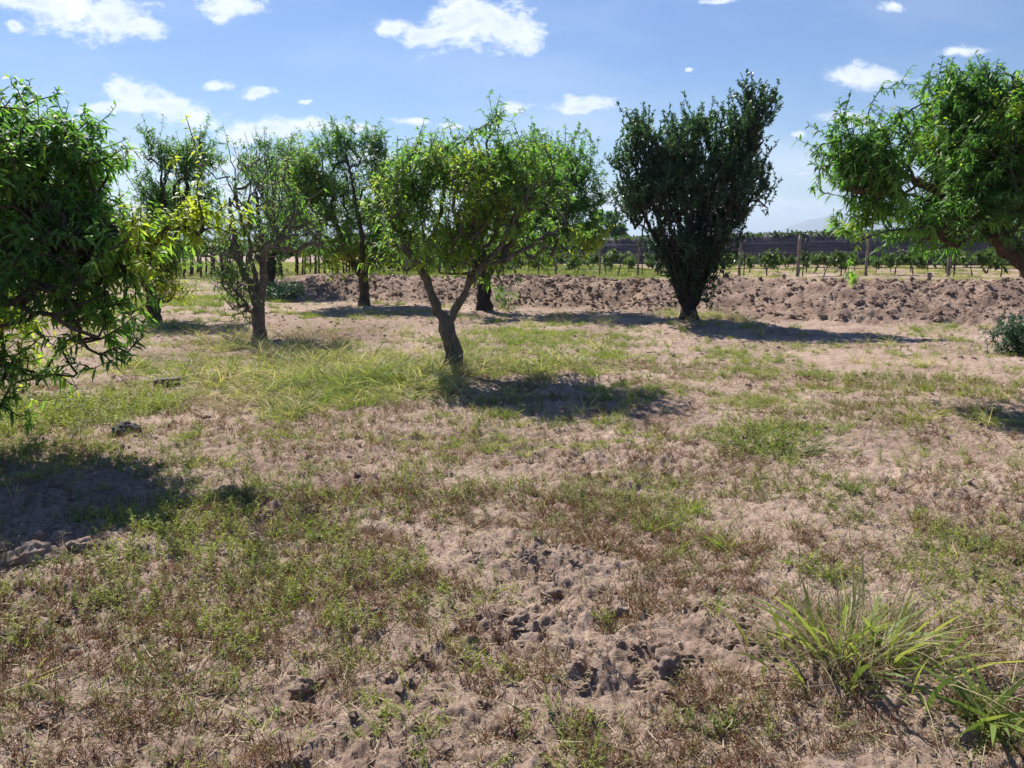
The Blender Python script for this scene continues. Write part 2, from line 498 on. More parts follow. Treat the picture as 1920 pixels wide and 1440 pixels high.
# ------------------------------------------------------------------ ribbons (leaves, blades)
def unit(v):
    return v / np.maximum(np.linalg.norm(v, axis=-1, keepdims=True), 1e-9)

def ribbons(p, d, side, L, Wd, bend, prof, fold=0.0):
    """strip per row of p: bends by 'bend' (vector added times t^2), prof = [(t, width factor)]"""
    n = len(p); k = len(prof)
    V = np.empty((n, k, 2, 3))
    nrm = np.cross(d, side)
    for i, (t, w) in enumerate(prof):
        c = p + d * (L * t)[:, None] + bend * (t * t)
        s = side * (Wd * w * 0.5)[:, None]
        lift = nrm * (Wd * w * fold)[:, None]
        V[:, i, 0] = c - s + lift; V[:, i, 1] = c + s - lift
    b = (np.arange(n) * k * 2)[:, None]
    F = []
    for i in range(k - 1):
        F.append(np.concatenate([b + 2 * i, b + 2 * i + 1, b + 2 * i + 3, b + 2 * i + 2], 1))
    return V.reshape(-1, 3), np.stack(F, 1).reshape(-1, 4)

PROF_LEAF = [(0.0, 0.12), (0.3, 0.95), (0.65, 0.8), (1.0, 0.05)]
PROF_SHORT = [(0.0, 0.2), (0.45, 1.0), (1.0, 0.08)]
PROF_BLADE = [(0.0, 0.7), (0.35, 1.0), (0.7, 0.7), (1.0, 0.06)]

def rand_perp(d, g=rng):
    r = g.normal(size=d.shape)
    return unit(np.cross(d, r))

# ------------------------------------------------------------------ tubes
def tube(pts, rad, sides, gnarl=0.0, seed=0):
    pts = np.asarray(pts, float); rad = np.asarray(rad, float)
    n = len(pts)
    T = np.gradient(pts, axis=0); T = unit(T)
    ref = np.array([0.0, 1.0, 0.15]); ref /= np.linalg.norm(ref)
    U = unit(np.cross(T, ref)); Wv = np.cross(T, U)
    ang = np.arange(sides) * 2 * math.pi / sides
    rr = np.repeat(rad[:, None], sides, 1)
    if gnarl > 0:
        s = np.arange(n)[:, None] * 0.45 + seed * 3.3
        rr = rr * (1 + gnarl * pn(np.cos(ang)[None, :] * 1.3 + s * 0.25, np.sin(ang)[None, :] * 1.3 + s, 1.0, seed % 50) + gnarl * 0.5 * pn(np.cos(ang)[None, :] * 3 + s * .2, np.sin(ang)[None, :] * 3 + s * 2, 1.0, 7))
    V = pts[:, None] + (U[:, None] * np.cos(ang)[None, :, None] + Wv[:, None] * np.sin(ang)[None, :, None]) * rr[..., None]
    i = np.arange(n - 1)[:, None] * sides; j = np.arange(sides)[None, :]; jn = (j + 1) % sides
    F = np.stack([i + j, i + jn, i + sides + jn, i + sides + j], -1).reshape(-1, 4)
    return V.reshape(-1, 3), F

class MB:
    def __init__(s): s.V = []; s.F = []; s.F3 = []; s.T = []; s.n = 0
    def add(s, V, F, tint=0.0, F3=None):
        V = np.asarray(V, float).reshape(-1, 3)
        s.V.append(V)
        if F is not None and len(F): s.F.append(np.asarray(F) + s.n)
        if F3 is not None and len(F3): s.F3.append(np.asarray(F3) + s.n)
        s.T.append(np.broadcast_to(np.asarray(tint, float), (len(V),)).copy())
        s.n += len(V)
    def build(s, name, mat, parent=None, origin=None, smooth=True):
        return make_mesh(name, np.concatenate(s.V), np.concatenate(s.F) if s.F else None, np.concatenate(s.F3) if s.F3 else None,
                         mat, parent, smooth, np.concatenate(s.T), origin)

def catmull(pts, step):
    pts = np.asarray(pts, float)
    if len(pts) == 2: pts = np.array([pts[0], (pts[0] + pts[1]) / 2, pts[1]])
    q = np.concatenate([[2 * pts[0] - pts[1]], pts, [2 * pts[-1] - pts[-2]]])
    o = []
    for i in range(1, len(q) - 2):
        L = np.linalg.norm(q[i + 1] - q[i]); m = max(1, int(round(L / step)))
        for t in np.arange(m) / m:
            o.append(0.5 * (2 * q[i] + (q[i + 1] - q[i - 1]) * t + (2 * q[i - 1] - 5 * q[i] + 4 * q[i + 1] - q[i + 2]) * t * t + (-q[i - 1] + 3 * q[i] - 3 * q[i + 1] + q[i + 2]) * t ** 3))
    o.append(q[-2])
    return np.array(o)

# ------------------------------------------------------------------ trees
def grow(limbs, lobes, ntips, seed, hk=1.0, step=0.11, rtip=0.004, droop=0.0, sprout=(0.12, 0.3), gap=0.0, gapscale=1.2, up=0.35, cap=None, clus=0.11):
    """limbs: [(points, r0, r1)] ; lobes: [(centre, radii, weight, tint)] -> skeleton"""
    g = np.random.default_rng(seed)
    pos, par, fix = [], [], []
    for (pts, r0, r1) in limbs:
        c = catmull(pts, step * 0.8)
        c[1:-1] += g.normal(size=c[1:-1].shape) * 0.012
        if pos:
            D = np.linalg.norm(np.array(pos) - c[0], axis=1); j = int(D.argmin()); c = c[1:]
        else:
            j = -1
        n = len(c)
        for i, p in enumerate(c):
            pos.append(p); par.append(j); j = len(pos) - 1
            fix.append(r0 + (r1 - r0) * (i / max(1, n - 1)))
    w = np.array([l[2] * (l[1][0] * l[1][1] * l[1][2]) ** 0.7 for l in lobes]); w = w / w.sum()
    T, TT = [], []
    tries = 0; left = 0; ctn = 0.0; cc = None
    while len(T) < ntips and tries < ntips * 30:
        tries += 1
        if left <= 0:
            k = g.choice(len(lobes), p=w); c, rd, _, tn = lobes[k]
            v = unit(g.normal(size=3)) * (g.random() ** (1 / 2.0))
            cc = c + v * rd; left = int(g.integers(3, 9)); ctn = tn + g.normal() * 0.11
        left -= 1; tn = ctn
        t = cc + g.normal(size=3) * clus
        if gap and mnoise.noise(Vector(t * gapscale) + Vector((seed, 0, 0))) < gap - 0.5 + 0.0: continue
        T.append(t); TT.append(tn)
    T = np.array(T); TT = np.array(TT)
    A = np.array(pos)
    D0 = np.array([np.linalg.norm(A - t, axis=1).min() for t in T])
    order = np.argsort(D0 + g.random(len(D0)) * 0.25)
    cap_n = len(pos) + ntips * 60
    PA = np.zeros((cap_n, 3)); PA[:len(pos)] = pos
    n = len(pos)
    tip = [0.0] * n; tnt = [0.3] * n
    isleafy = [False] * n
    for k in order:
        t = T[k]
        d = PA[:n] - t
        cost = np.sqrt((d[:, 0] ** 2 + d[:, 1] ** 2) * hk + np.where(d[:, 2] > 0, d[:, 2] * 2.2, d[:, 2]) ** 2)
        j = int(cost.argmin())
        p0 = PA[j]
        pj = par[j]
        dir0 = unit(p0 - PA[pj]) if pj >= 0 else np.array([0, 0, 1.0])
        L = np.linalg.norm(t - p0)
        m = max(2, int(L / step))
        c1 = p0 + (dir0 * 0.35 + unit(t - p0) * 0.5 + np.array([0, 0, up * 0.4])) * L * 0.5
        last = j
        off = rand_perp(unit(t - p0)[None], g)[0] * L * 0.07
        for s in range(1, m + 1):
            u = s / m
            p = (1 - u) ** 2 * p0 + 2 * u * (1 - u) * c1 + u * u * t + off * math.sin(u * 5) + g.normal(size=3) * 0.010
            PA[n] = p; par.append(last); fix.append(0.0); tip.append(0.0); tnt.append(TT[k]); isleafy.append(u > 0.35 or m <= 3); last = n; n += 1
        # the year's shoot
        sl = g.uniform(*sprout)
        if g.random() < 0.12: sl *= 1.7
        dd = unit(unit(t - p0) * 0.5 + np.array([0, 0, up]) + g.normal(size=3) * 0.25 + np.array([0, 0, -droop]))
        ms = max(2, int(sl / 0.07))
        p = t.copy()
        for s in range(ms):
            p = p + dd * sl / ms + g.normal(size=3) * 0.004
            dd = unit(dd + np.array([0, 0, up * 0.15 - droop * 0.3]))
            PA[n] = p; par.append(last); fix.append(0.0); tip.append(0.0); tnt.append(TT[k]); isleafy.append(True); last = n; n += 1
        tip[last] = 1.0
    PA = PA[:n]; par = np.array(par); cnt = np.array(tip)
    ch = [[] for _ in range(n)]
    for i in range(n):
        if par[i] >= 0: ch[par[i]].append(i)
    # parents always precede children except limbs, which also do
    for i in range(n - 1, -1, -1):
        if par[i] >= 0: cnt[par[i]] += max(cnt[i], 0)
    rad = np.maximum(rtip * np.maximum(cnt, 0.6) ** 0.5, np.array(fix) * 1.0)
    if cap: rad = np.minimum(rad, cap)
    for i in range(len(fix)):
        if fix[i] > 0: rad[i] = max(fix[i], min(rad[i], fix[i] * 1.25))
    return dict(pos=PA, par=par, ch=ch, cnt=cnt, rad=rad, tint=np.array(tnt), leafy=np.array(isleafy))

def wood(sk, gnarl=0.3, seed=0, minr=0.0):
    mb = MB()
    PA, par, ch, rad = sk['pos'], sk['par'], sk['ch'], sk['rad']
    n = len(PA); used = np.zeros(n, bool)
    starts = [0]
    while starts:
        s = starts.pop()
        chain = [s]; cur_ = s
        while ch[cur_]:
            c = sorted(ch[cur_], key=lambda q: -rad[q])
            for q in c[1:]: starts.append(q)
            cur_ = c[0]; chain.append(cur_)
        pts = PA[chain]; r = rad[chain].copy()
        if par[s] >= 0:
            pts = np.concatenate([[PA[par[s]]], pts]); r = np.concatenate([[min(r[0] * 1.15, rad[par[s]])], r])
        if len(pts) < 2: continue
        if r.max() < minr: continue
        r[-1] *= 0.4
        big = r.max()
        sides = 16 if big > 0.06 else 9 if big > 0.03 else 6 if big > 0.012 else 3
        V, F = tube(pts, r, sides, gnarl if big > 0.02 else 0.0, seed + len(chain))
        mb.add(V, F)
    return mb

def foliage(sk, per, Lr, Wr, seed, droop=0.55, prof=PROF_LEAF, outw=0.8, drop=0.0, upl=0.0, tj=0.11, center=None):
    """leaves along the leafy nodes"""
    g = np.random.default_rng(seed + 99)
    idx = np.where(sk['leafy'] & (sk['cnt'] <= 4))[0]
    if drop > 0: idx = idx[g.random(len(idx)) > drop]
    cntl = g.poisson(per, len(idx)) 
    rep = np.repeat(idx, cntl)
    par = sk['par'][rep]
    a, b = sk['pos'][par], sk['pos'][rep]
    u = g.random(len(rep))[:, None]
    p = a * (1 - u) + b * u
    tw = unit(b - a)
    perp = rand_perp(tw, g)
    d = unit(tw * 0.55 + perp * outw + np.array([0, 0, upl]) + g.normal(size=tw.shape) * 0.15)
    side = unit(np.cross(d, np.array([0, 0, 1.0])) + g.normal(size=d.shape) * 0.45)
    side = unit(side - d * (side * d).sum(1, keepdims=True))
    L = g.uniform(*Lr, len(p)); Wd = g.uniform(*Wr, len(p)) * L / Lr[1]
    bend = np.array([0, 0, -1.0])[None] * (L * g.uniform(0.4, 1.0, len(p)) * droop)[:, None]
    V, F = ribbons(p, d, side, L, Wd, bend, prof, fold=0.12)
    tint = sk['tint'][rep] + .05 + g.normal(size=len(rep)) * tj
    return V, F, np.repeat(tint, len(prof) * 2)

def lobe(px, py, rx, ry, Y, dY, w=1.0, tint=0.4):
    c = P(px, py, Y)
    return (c, np.array([rx * (1.3 if abs(Y - 22.6) < .1 else 1.2 if 13 < Y < 17 or 18 < Y < 60 else 1.06) * Y / FPX, dY, ry * 1.06 * Y / FPX]), w, tint)

def limb(Y, *pts, r=(0.05, 0.02)):
    """pts: (px, py[, dY])"""
    return (np.array([P(q[0], q[1], Y + (q[2] if len(q) > 2 else 0)) for q in pts]), r[0], r[1])

TSHIFT = {'61': .12, '51': .08, '71': .06}
def tree(name, label, limbs, lobes, ntips, seed, leafmat, barkmat, per, Lr, Wr, cat='tree', group='fruit trees of the orchard', gnarl=0.3, extra=None, fol={}, cutz=None, **kw):
    base = limbs[0][0][0].copy()
    zb = tz(base[0], base[1])
    limbs = [(np.array(l[0]), l[1], l[2]) for l in limbs]
    # root flare
    p0 = limbs[0][0]
    p0[0][2] = zb - 0.12
    sk = grow(limbs, lobes, ntips, seed, **kw)
    d = sk['pos'][:, 2] - zb
    near = np.linalg.norm(sk['pos'][:, :2] - base[:2], axis=1) < 0.5
    fl = np.where(near & (d < 0.22), 1 + 0.35 * np.clip((0.22 - d) / 0.3, 0, 1), 1)
    sk['rad'] = sk['rad'] * fl
    e = empty(name, (base[0], base[1], zb))
    tag(e, label, cat, group)
    o = wood(sk, gnarl, seed).build('trunk', barkmat, e, (base[0], base[1], zb))
    V, F, T = foliage(sk, per, Lr, Wr, seed, **fol)
    if cutz is not None:
        pass
    T = T + TSHIFT.get(str(seed), 0.0)
    make_mesh('crown', V, F, None, leafmat, e, True, T, (base[0], base[1], zb))
    print('TREE', label[:40], 'leaves', len(F) // 3, 'nodes', len(sk['pos']))
    return e

# T1 near left peach tree, trunk just outside the frame
Y1 = 6.0
tree('peach_tree', 'big near peach tree at the left edge with a yellow-green branch reaching right',
     [limb(Y1, (-330, 860), (-320, 760), (-285, 640), r=(0.11, 0.085)),
      limb(Y1, (-285, 640), (-150, 520), (20, 480, -.1), (120, 488, -.2), (210, 440, -.3), r=(0.045, 0.010)),
      limb(Y1, (-285, 640), (-200, 480), (-120, 300), (-60, 180), r=(0.07, 0.02)),
      limb(Y1, (-150, 520), (0, 560, -.5), (110, 600, -.7), r=(0.035, 0.012)),
      limb(Y1, (-200, 480), (-50, 380, .5), (60, 280, .6), r=(0.04, 0.012)),
      limb(Y1, (-285, 640), (-420, 480), (-520, 330), r=(0.06, 0.02))],
     [lobe(-60, 340, 190, 120, Y1, 1.0, .8, .5), lobe(60, 330, 110, 90, Y1, .8, 1.2, .48), lobe(130, 350, 70, 80, Y1, .6, 1.0, .5),
      lobe(75, 265, 50, 36, Y1, .5, .9, .5), lobe(-10, 235, 70, 35, Y1, .6, 1, .5),
      lobe(80, 440, 130, 80, Y1, .7, 1.3, .38), lobe(60, 560, 120, 80, Y1 - .4, .6, 1.0, .32), lobe(160, 560, 35, 65, Y1 - .4, .35, 1.1, .28),
      lobe(255, 395, 80, 55, Y1 - .2, .45, 1.5, .85), lobe(330, 390, 50, 42, Y1 - .2, .35, 1.8, 1.0), lobe(210, 465, 65, 40, Y1 - .2, .4, 1.0, .68),
      lobe(25, 655, 60, 45, Y1 + .3, .4, 1.8, .85), lobe(60, 540, 90, 40, Y1 + .4, .4, 1.2, .85), lobe(120, 595, 95, 55, Y1 - .2, .5, 1.3, .45), lobe(30, 690, 45, 32, Y1, .4, 1.4, .5), lobe(-120, 560, 140, 120, Y1, .8, .8, .4), lobe(-380, 400, 200, 170, Y1, 1.2, .5, .4)],
     2000, 11, M_PEACH, M_BARK, 5.6, (0.06, 0.10), (0.020, 0.028), droop=0.0, sprout=(0.08, 0.24), up=0.34, gap=0.42, gapscale=1.7, clus=.13,
     fol=dict(droop=0.72))
# T2
Y2 = 18.1
tree('almond_tree', 'thin-trunked blue-green tree standing behind the yellow branch of the near left tree',
     [limb(Y2, (291, 600), (287, 575), (284, 552), r=(0.115, 0.11)),
      limb(Y2, (284, 552), (268, 530), (262, 480), (280, 380), r=(0.06, 0.02)),
      limb(Y2, (284, 552), (300, 520, .2), (330, 440, .3), (350, 350, .3), r=(0.07, 0.02)),
      limb(Y2, (300, 520), (310, 450, -.4), (305, 350, -.6), r=(0.04, 0.02))],
     [lobe(300, 340, 36, 70, Y2, .8, 1, .35), lobe(355, 340, 42, 60, Y2, .9, 1, .4), lobe(298, 275, 20, 26, Y2, .4, 1.4, .3), lobe(370, 290, 30, 25, Y2, .5, 1.2, .3),
      lobe(330, 420, 85, 70, Y2, 1.1, 1, .45), lobe(290, 490, 60, 40, Y2, .8, .8, .6), lobe(310, 545, 35, 22, Y2, .4, 1.2, .9)],
     1200, 21, M_PEACH, M_BARKDARK, 3.4, (0.075, 0.12), (0.024, 0.034), sprout=(.15, .4), up=.5, gap=.4, fol=dict(droop=.6, prof=PROF_SHORT))
# T3 sparse
Y3 = 13.8
tree('peach_tree', 'half-bare peach tree with grey twigs and a leafy side shoot low on its trunk',
     [limb(Y3, (488, 640), (486, 610), (484, 580), r=(0.125, 0.10)),
      limb(Y3, (484, 580), (468, 530), (450, 490), (438, 440), (430, 370), r=(0.075, 0.03)),
      limb(Y3, (484, 580), (482, 530, .2), (470, 480, .3), (466, 400, .4), r=(0.06, 0.02)),
      limb(Y3, (484, 580), (492, 530), (493, 495), (480, 480), r=(0.06, 0.045)),
      limb(Y3, (493, 500), (500, 470, -.2), (540, 445, -.4), (575, 440, -.4), r=(0.04, 0.015)),
      limb(Y3, (484, 585), (468, 585), (456, 560, -.3), (425, 530, -.3), r=(0.03, 0.012)),
      limb(Y3, (450, 485), (420, 478), (380, 470), r=(0.04, 0.012))],
     [lobe(440, 345, 45, 55, Y3, .7, .35, .4), lobe(510, 350, 55, 60, Y3, .8, .6, .4), lobe(500, 300, 30, 35, Y3, .4, .8, .3), lobe(545, 290, 25, 25, Y3, .3, .7, .3),
      lobe(530, 420, 70, 50, Y3, .7, .9, .42), lobe(580, 430, 50, 40, Y3, .5, .9, .45), lobe(460, 430, 70, 40, Y3, .7, .5, .4), lobe(400, 455, 50, 30, Y3, .5, 1.2, .45),
      lobe(430, 530, 26, 34, Y3 - .3, .3, 3.5, .42), lobe(452, 575, 22, 26, Y3 - .3, .2, 3.0, .5)],
     800, 31, M_PEACH, M_BARKGREY, 1.7, (0.075, 0.12), (0.022, 0.030), sprout=(.12, .35), up=.5, rtip=.0042, fol=dict(droop=.6, drop=.48))
# T4 far dark behind T3
Y4 = 29.0
tree('almond_tree', 'dark tree farther back, its black trunk just right of the half-bare tree',
     [limb(Y4, (508, 552), (506, 520), (508, 490), r=(0.2, 0.18)),
      limb(Y4, (508, 490), (490, 440), (480, 360), r=(0.12, 0.05)),
      limb(Y4, (508, 490), (530, 440), (550, 350), r=(0.1, 0.04)),
      limb(Y4, (507, 500), (512, 400, .5), (515, 320, .5), r=(0.1, 0.04))],
     [lobe(485, 320, 26, 50, Y4, 1.0, 1, .2), lobe(540, 310, 32, 45, Y4, 1.0, 1, .2), lobe(515, 400, 62, 75, Y4, 1.4, 1, .22), lobe(510, 470, 45, 40, Y4, 1, .8, .15), lobe(560, 370, 25, 50, Y4, .8, .8, .25)],
     850, 41, M_PEACH, M_BARKDARK, 3.2, (0.10, 0.16), (0.035, 0.05), sprout=(.2, .5), up=.6, gap=.35, fol=dict(droop=.5, prof=PROF_SHORT))
# T5
Y5 = 22.6
tree('peach_tree', 'ragged-topped peach tree on a thin dark trunk, left of the forked trunk tree',
     [limb(Y5, (683, 577), (684, 550), (683, 535), (681, 518), r=(0.115, 0.11)),
      limb(Y5, (681, 518), (665, 500), (640, 450), (620, 380), r=(0.08, 0.03)),
      limb(Y5, (681, 518), (700, 480, .2), (710, 420, .3), (700, 330, .3), r=(0.08, 0.03)),
      limb(Y5, (681, 518), (680, 460, -.5), (665, 370, -.5), (650, 290, -.5), r=(0.07, 0.03))],
     [lobe(578, 325, 42, 36, Y5, .7, 3.2, .5), lobe(590, 370, 55, 40, Y5, 1.0, 1.5, .5), lobe(585, 415, 45, 45, Y5, 1.0, 1.4, .55), lobe(612, 268, 16, 30, Y5, .4, 1.8, .35), lobe(735, 350, 35, 45, Y5, .8, 1.5, .45), lobe(680, 340, 62, 55, Y5, 1.1, 1, .42), lobe(625, 280, 26, 42, Y5, .5, 1.2, .35), lobe(688, 280, 28, 32, Y5, .5, 1.2, .3), lobe(650, 262, 18, 20, Y5, .4, 1, .3),
      lobe(655, 420, 100, 50, Y5, 1.4, 1, .5), lobe(670, 475, 85, 38, Y5, 1.2, 1.1, .62), lobe(730, 420, 45, 60, Y5, .9, .9, .45), lobe(640, 488, 40, 20, Y5 - .5, .5, 1.2, .85)],
     2300, 51, M_PEACH, M_BARK, 3.2, (0.10, 0.15), (0.032, 0.042), sprout=(.2, .5), up=.5, gap=.36, gapscale=2.2, fol=dict(droop=.6, prof=PROF_SHORT))
# T6 the V-trunk tree
Y6 = 10.1
tree('peach_tree', 'peach tree with a forked V-shaped trunk in the middle of the orchard',
     [limb(Y6, (853, 695), (847, 660), (840, 628), (836, 605), r=(0.092, 0.072)),
      limb(Y6, (836, 605), (812, 560), (800, 525), (788, 500), (768, 478), (752, 440), r=(0.054, 0.030)),
      limb(Y6, (836, 605), (852, 585), (872, 545), (895, 508, -.1), (935, 470, -.2), (970, 400, -.2), r=(0.046, 0.018)),
      limb(Y6, (788, 500), (800, 470, .2), (820, 420, .3), (840, 330, .4), r=(0.04, 0.015)),
      limb(Y6, (752, 440), (745, 380), (760, 310), r=(0.03, 0.012)),
      limb(Y6, (752, 440), (730, 410, -.3), (722, 370, -.3), r=(0.025, 0.012)),
      limb(Y6, (880, 530), (900, 450, .4), (920, 360, .6), (930, 290, .6), r=(0.045, 0.012)),
      limb(Y6, (895, 508), (860, 440, -.3), (850, 350, -.5), r=(0.035, 0.012)),
      limb(Y6, (895, 508), (960, 480, -.2), (1030, 440, -.1), (1060, 420, 0), r=(0.03, 0.01))],
     [lobe(800, 360, 80, 70, Y6, .75, 1, .5), lobe(755, 320, 30, 45, Y6, .3, .9, .4), lobe(850, 300, 70, 45, Y6, .6, 1, .45), lobe(960, 300, 75, 60, Y6, .7, 1, .38),
      lobe(900, 380, 110, 70, Y6, .9, 1.0, .55), lobe(870, 440, 110, 50, Y6, .8, 1.1, .52), lobe(1000, 390, 80, 60, Y6, .7, .9, .42), lobe(1010, 445, 90, 40, Y6, .6, .9, .5),
      lobe(920, 490, 50, 26, Y6, .35, 1.3, .45), lobe(760, 430, 60, 60, Y6, .6, .8, .5), lobe(830, 455, 75, 34, Y6 - .35, .3, 1.3, .55), lobe(760, 385, 45, 50, Y6 - .3, .3, 1.2, .5), lobe(900, 470, 70, 34, Y6 - .3, .3, 1.2, .6), lobe(880, 375, 60, 35, Y6 - .6, .25, 1.0, .62), lobe(960, 262, 60, 24, Y6, .4, 1.1, .35)],
     1600, 61, M_PEACH, M_BARKGREY, 4.0, (0.06, 0.095), (0.018, 0.026), sprout=(.1, .28), up=.42, gap=.42, gapscale=1.8, gnarl=.42, clus=.13, fol=dict(droop=.6))
# T7
Y7 = 20.6
tree('almond_tree', 'broad tree behind the forked one, on a short thick black trunk by the soil bank',
     [limb(Y7, (908, 586), (908, 560), (906, 535), (910, 515), r=(0.185, 0.17)),
      limb(Y7, (910, 515), (900, 460), (890, 380), r=(0.1, 0.04)),
      limb(Y7, (910, 515), (960, 460, .2), (1020, 400, .2), (1070, 350, .2), r=(0.1, 0.03)),
      limb(Y7, (910, 515), (930, 440, -.5), (960, 340, -.5), (990, 280, -.5), r=(0.1, 0.03)),
      limb(Y7, (960, 460), (1040, 440), (1100, 420), r=(0.05, 0.02))],
     [lobe(1000, 310, 70, 50, Y7, 1.2, 1, .4), lobe(1070, 320, 50, 55, Y7, 1.1, 1, .35), lobe(1095, 380, 42, 55, Y7, 1.1, 1, .35), lobe(1040, 400, 80, 60, Y7, 1.4, 1, .35),
      lobe(900, 330, 90, 60, Y7, 1.2, .6, .4), lobe(940, 440, 110, 60, Y7, 1.3, .8, .4), lobe(1060, 455, 60, 26, Y7, .9, 1.2, .6), lobe(820, 300, 50, 35, Y7, .8, .6, .35), lobe(1110, 455, 30, 16, Y7 - .6, .4, 1.8, .85)],
     1900, 71, M_PEACH, M_BARKDARK, 3.4, (0.09, 0.14), (0.034, 0.046), sprout=(.15, .4), up=.4, gap=.36, gapscale=2.2, fol=dict(droop=.45, prof=PROF_SHORT))
# T8 vase-shaped dark tree
Y8 = 17.5
fan = [limb(Y8, (1292, 606), (1292, 590), (1290, 570), r=(0.165, 0.14))]
for i, (tx, ty, dy) in enumerate([(1165, 270, 0), (1200, 240, .5), (1235, 210, -.5), (1262, 200, .3), (1300, 190, -.3), (1325, 200, .6), (1352, 240, -.6), (1385, 220, 0), (1415, 160, .2), (1440, 330, 0), (1400, 370, -.7), (1200, 400, -.6)]):
    mx = 1290 + (tx - 1290) * 0.32
    fan.append(limb(Y8, (1285 + (i % 5) * 4, 578), (mx, 490, dy * .4), ((mx + tx) / 2 + (tx - 1290) * .1, 380, dy * .8), (tx, ty + 60, dy), r=(0.045 if i % 2 else .06, 0.013)))
tree('plum_tree', 'tall dark vase-shaped tree of upright shoots, standing alone before the bank', fan,
     [lobe(1190, 275, 16, 50, Y8, .5, 1.3, .5), lobe(1165, 315, 14, 40, Y8, .5, .8, .45), lobe(1228, 290, 24, 50, Y8, .8, 1.2, .5), lobe(1262, 270, 16, 48, Y8, .7, 1.2, .5), lobe(1303, 258, 15, 50, Y8, .7, 1.1, .55), lobe(1330, 275, 18, 50, Y8, .7, 1.1, .5),
      lobe(1368, 280, 28, 50, Y8, .8, 1.1, .6), lobe(1408, 240, 28, 50, Y8, .6, 1.3, .45), lobe(1430, 210, 20, 34, Y8, .4, 1.3, .4), lobe(1398, 185, 16, 20, Y8, .35, 1.2, .35), lobe(1436, 172, 12, 14, Y8, .3, 1.0, .35),
      lobe(1295, 370, 120, 75, Y8, 1.2, 1.2, .35), lobe(1410, 335, 30, 50, Y8, .7, 1.1, .35), lobe(1188, 370, 28, 55, Y8, .8, .8, .4), lobe(1305, 455, 90, 55, Y8, 1.0, 1.1, .25), lobe(1388, 405, 22, 25, Y8, .5, 1, .25), lobe(1300, 505, 52, 40, Y8 - .1, .55, 2.0, .25), lobe(1308, 552, 24, 22, Y8 - .1, .3, 1.6, .3), lobe(1255, 340, 60, 60, Y8, .8, 1.2, .35), lobe(1350, 340, 60, 60, Y8, .8, 1.2, .4)],
     3000, 81, M_DARKLEAF, M_BARKDARK, 6.5, (0.06, 0.095), (0.032, 0.046), hk=2.6, sprout=(.12, .34), up=.9, rtip=.0045, gap=.2, gapscale=2.0, clus=.13,
     fol=dict(droop=.25, prof=PROF_SHORT, upl=.3), group='fruit trees of the orchard')
# T9 right near peach
Y9 = 8.6
tree('peach_tree', 'big near peach tree at the right edge with a bent trunk leaving the frame',
     [limb(Y9, (2120, 745), (2080, 650), (2000, 570), (1915, 492), (1870, 448), r=(0.10, 0.065)),
      limb(Y9, (1870, 448), (1820, 405), (1770, 365), (1720, 330), r=(0.05, 0.015)),
      limb(Y9, (1915, 492), (1880, 420, .3), (1860, 320, .4), (1830, 220, .4), r=(0.06, 0.015)),
      limb(Y9, (1940, 510), (1960, 400, -.3), (1940, 280, -.4), (1920, 180, -.4), r=(0.06, 0.015)),
      limb(Y9, (1870, 448), (1780, 430, -.3), (1690, 430, -.4), r=(0.03, 0.012)),
      limb(Y9, (2000, 570), (2080, 450), (2110, 300), r=(0.07, 0.02)),
      limb(Y9, (1770, 365), (1690, 330), (1610, 310), r=(0.03, 0.01))],
     [lobe(1750, 270, 100, 74, Y9, .9, 1, .55), lobe(1690, 310, 75, 70, Y9, .7, 1, .5), lobe(1620, 310, 55, 45, Y9, .5, 1.6, .38), lobe(1740, 330, 90, 50, Y9 - .3, .4, 1.4, .4), lobe(1590, 250, 22, 22, Y9, .3, .8, .3), lobe(1800, 195, 55, 32, Y9, .5, 1.1, .35), lobe(1690, 225, 40, 34, Y9, .5, 1, .42),
      lobe(1880, 285, 90, 85, Y9, .9, 1, .66), lobe(1850, 185, 32, 24, Y9, .4, .8, .35), lobe(1910, 200, 36, 24, Y9, .5, 1, .4), lobe(1800, 340, 110, 60, Y9, .9, .9, .3), lobe(1740, 405, 120, 42, Y9, .8, 1.1, .35), lobe(1650, 430, 55, 30, Y9, .4, 1.1, .6),
      lobe(1800, 440, 60, 20, Y9 + .5, .4, .7, .4), lobe(2020, 320, 140, 130, Y9, 1.1, .8, .5), lobe(1880, 400, 80, 50, Y9, .7, .9, .25)],
     2500, 91, M_PEACH, M_BARK, 5.6, (0.06, 0.105), (0.021, 0.029), droop=.05, sprout=(.12, .3), up=.34, gap=.33, gapscale=1.5, fol=dict(droop=.72))

# far tree beyond the vineyard
YF = 110.0
tree('distant_tree', 'rounded grey-green tree far off on the horizon, left of the dark vase-shaped tree',
     [limb(YF, (1138, 470), (1138, 455), (1135, 445), r=(.35, .3)), limb(YF, (1135, 445), (1120, 420), r=(.2, .1)), limb(YF, (1136, 446), (1155, 425), r=(.2, .1))],
     [lobe(1125, 412, 20, 18, YF, 2, 1, .1), lobe(1150, 425, 20, 18, YF, 2, 1, .1), lobe(1165, 440, 10, 8, YF, 1, 1, .1), lobe(1110, 435, 25, 15, YF, 2, 1, .1), lobe(1140, 442, 30, 10, YF, 2, 1, .1)],
     300, 101, M_PEACH, M_BARKDARK, 3.5, (.3, .5), (.2, .3), group=None, sprout=(.3, .7), step=.4, rtip=.01, fol=dict(prof=PROF_SHORT, droop=.3))

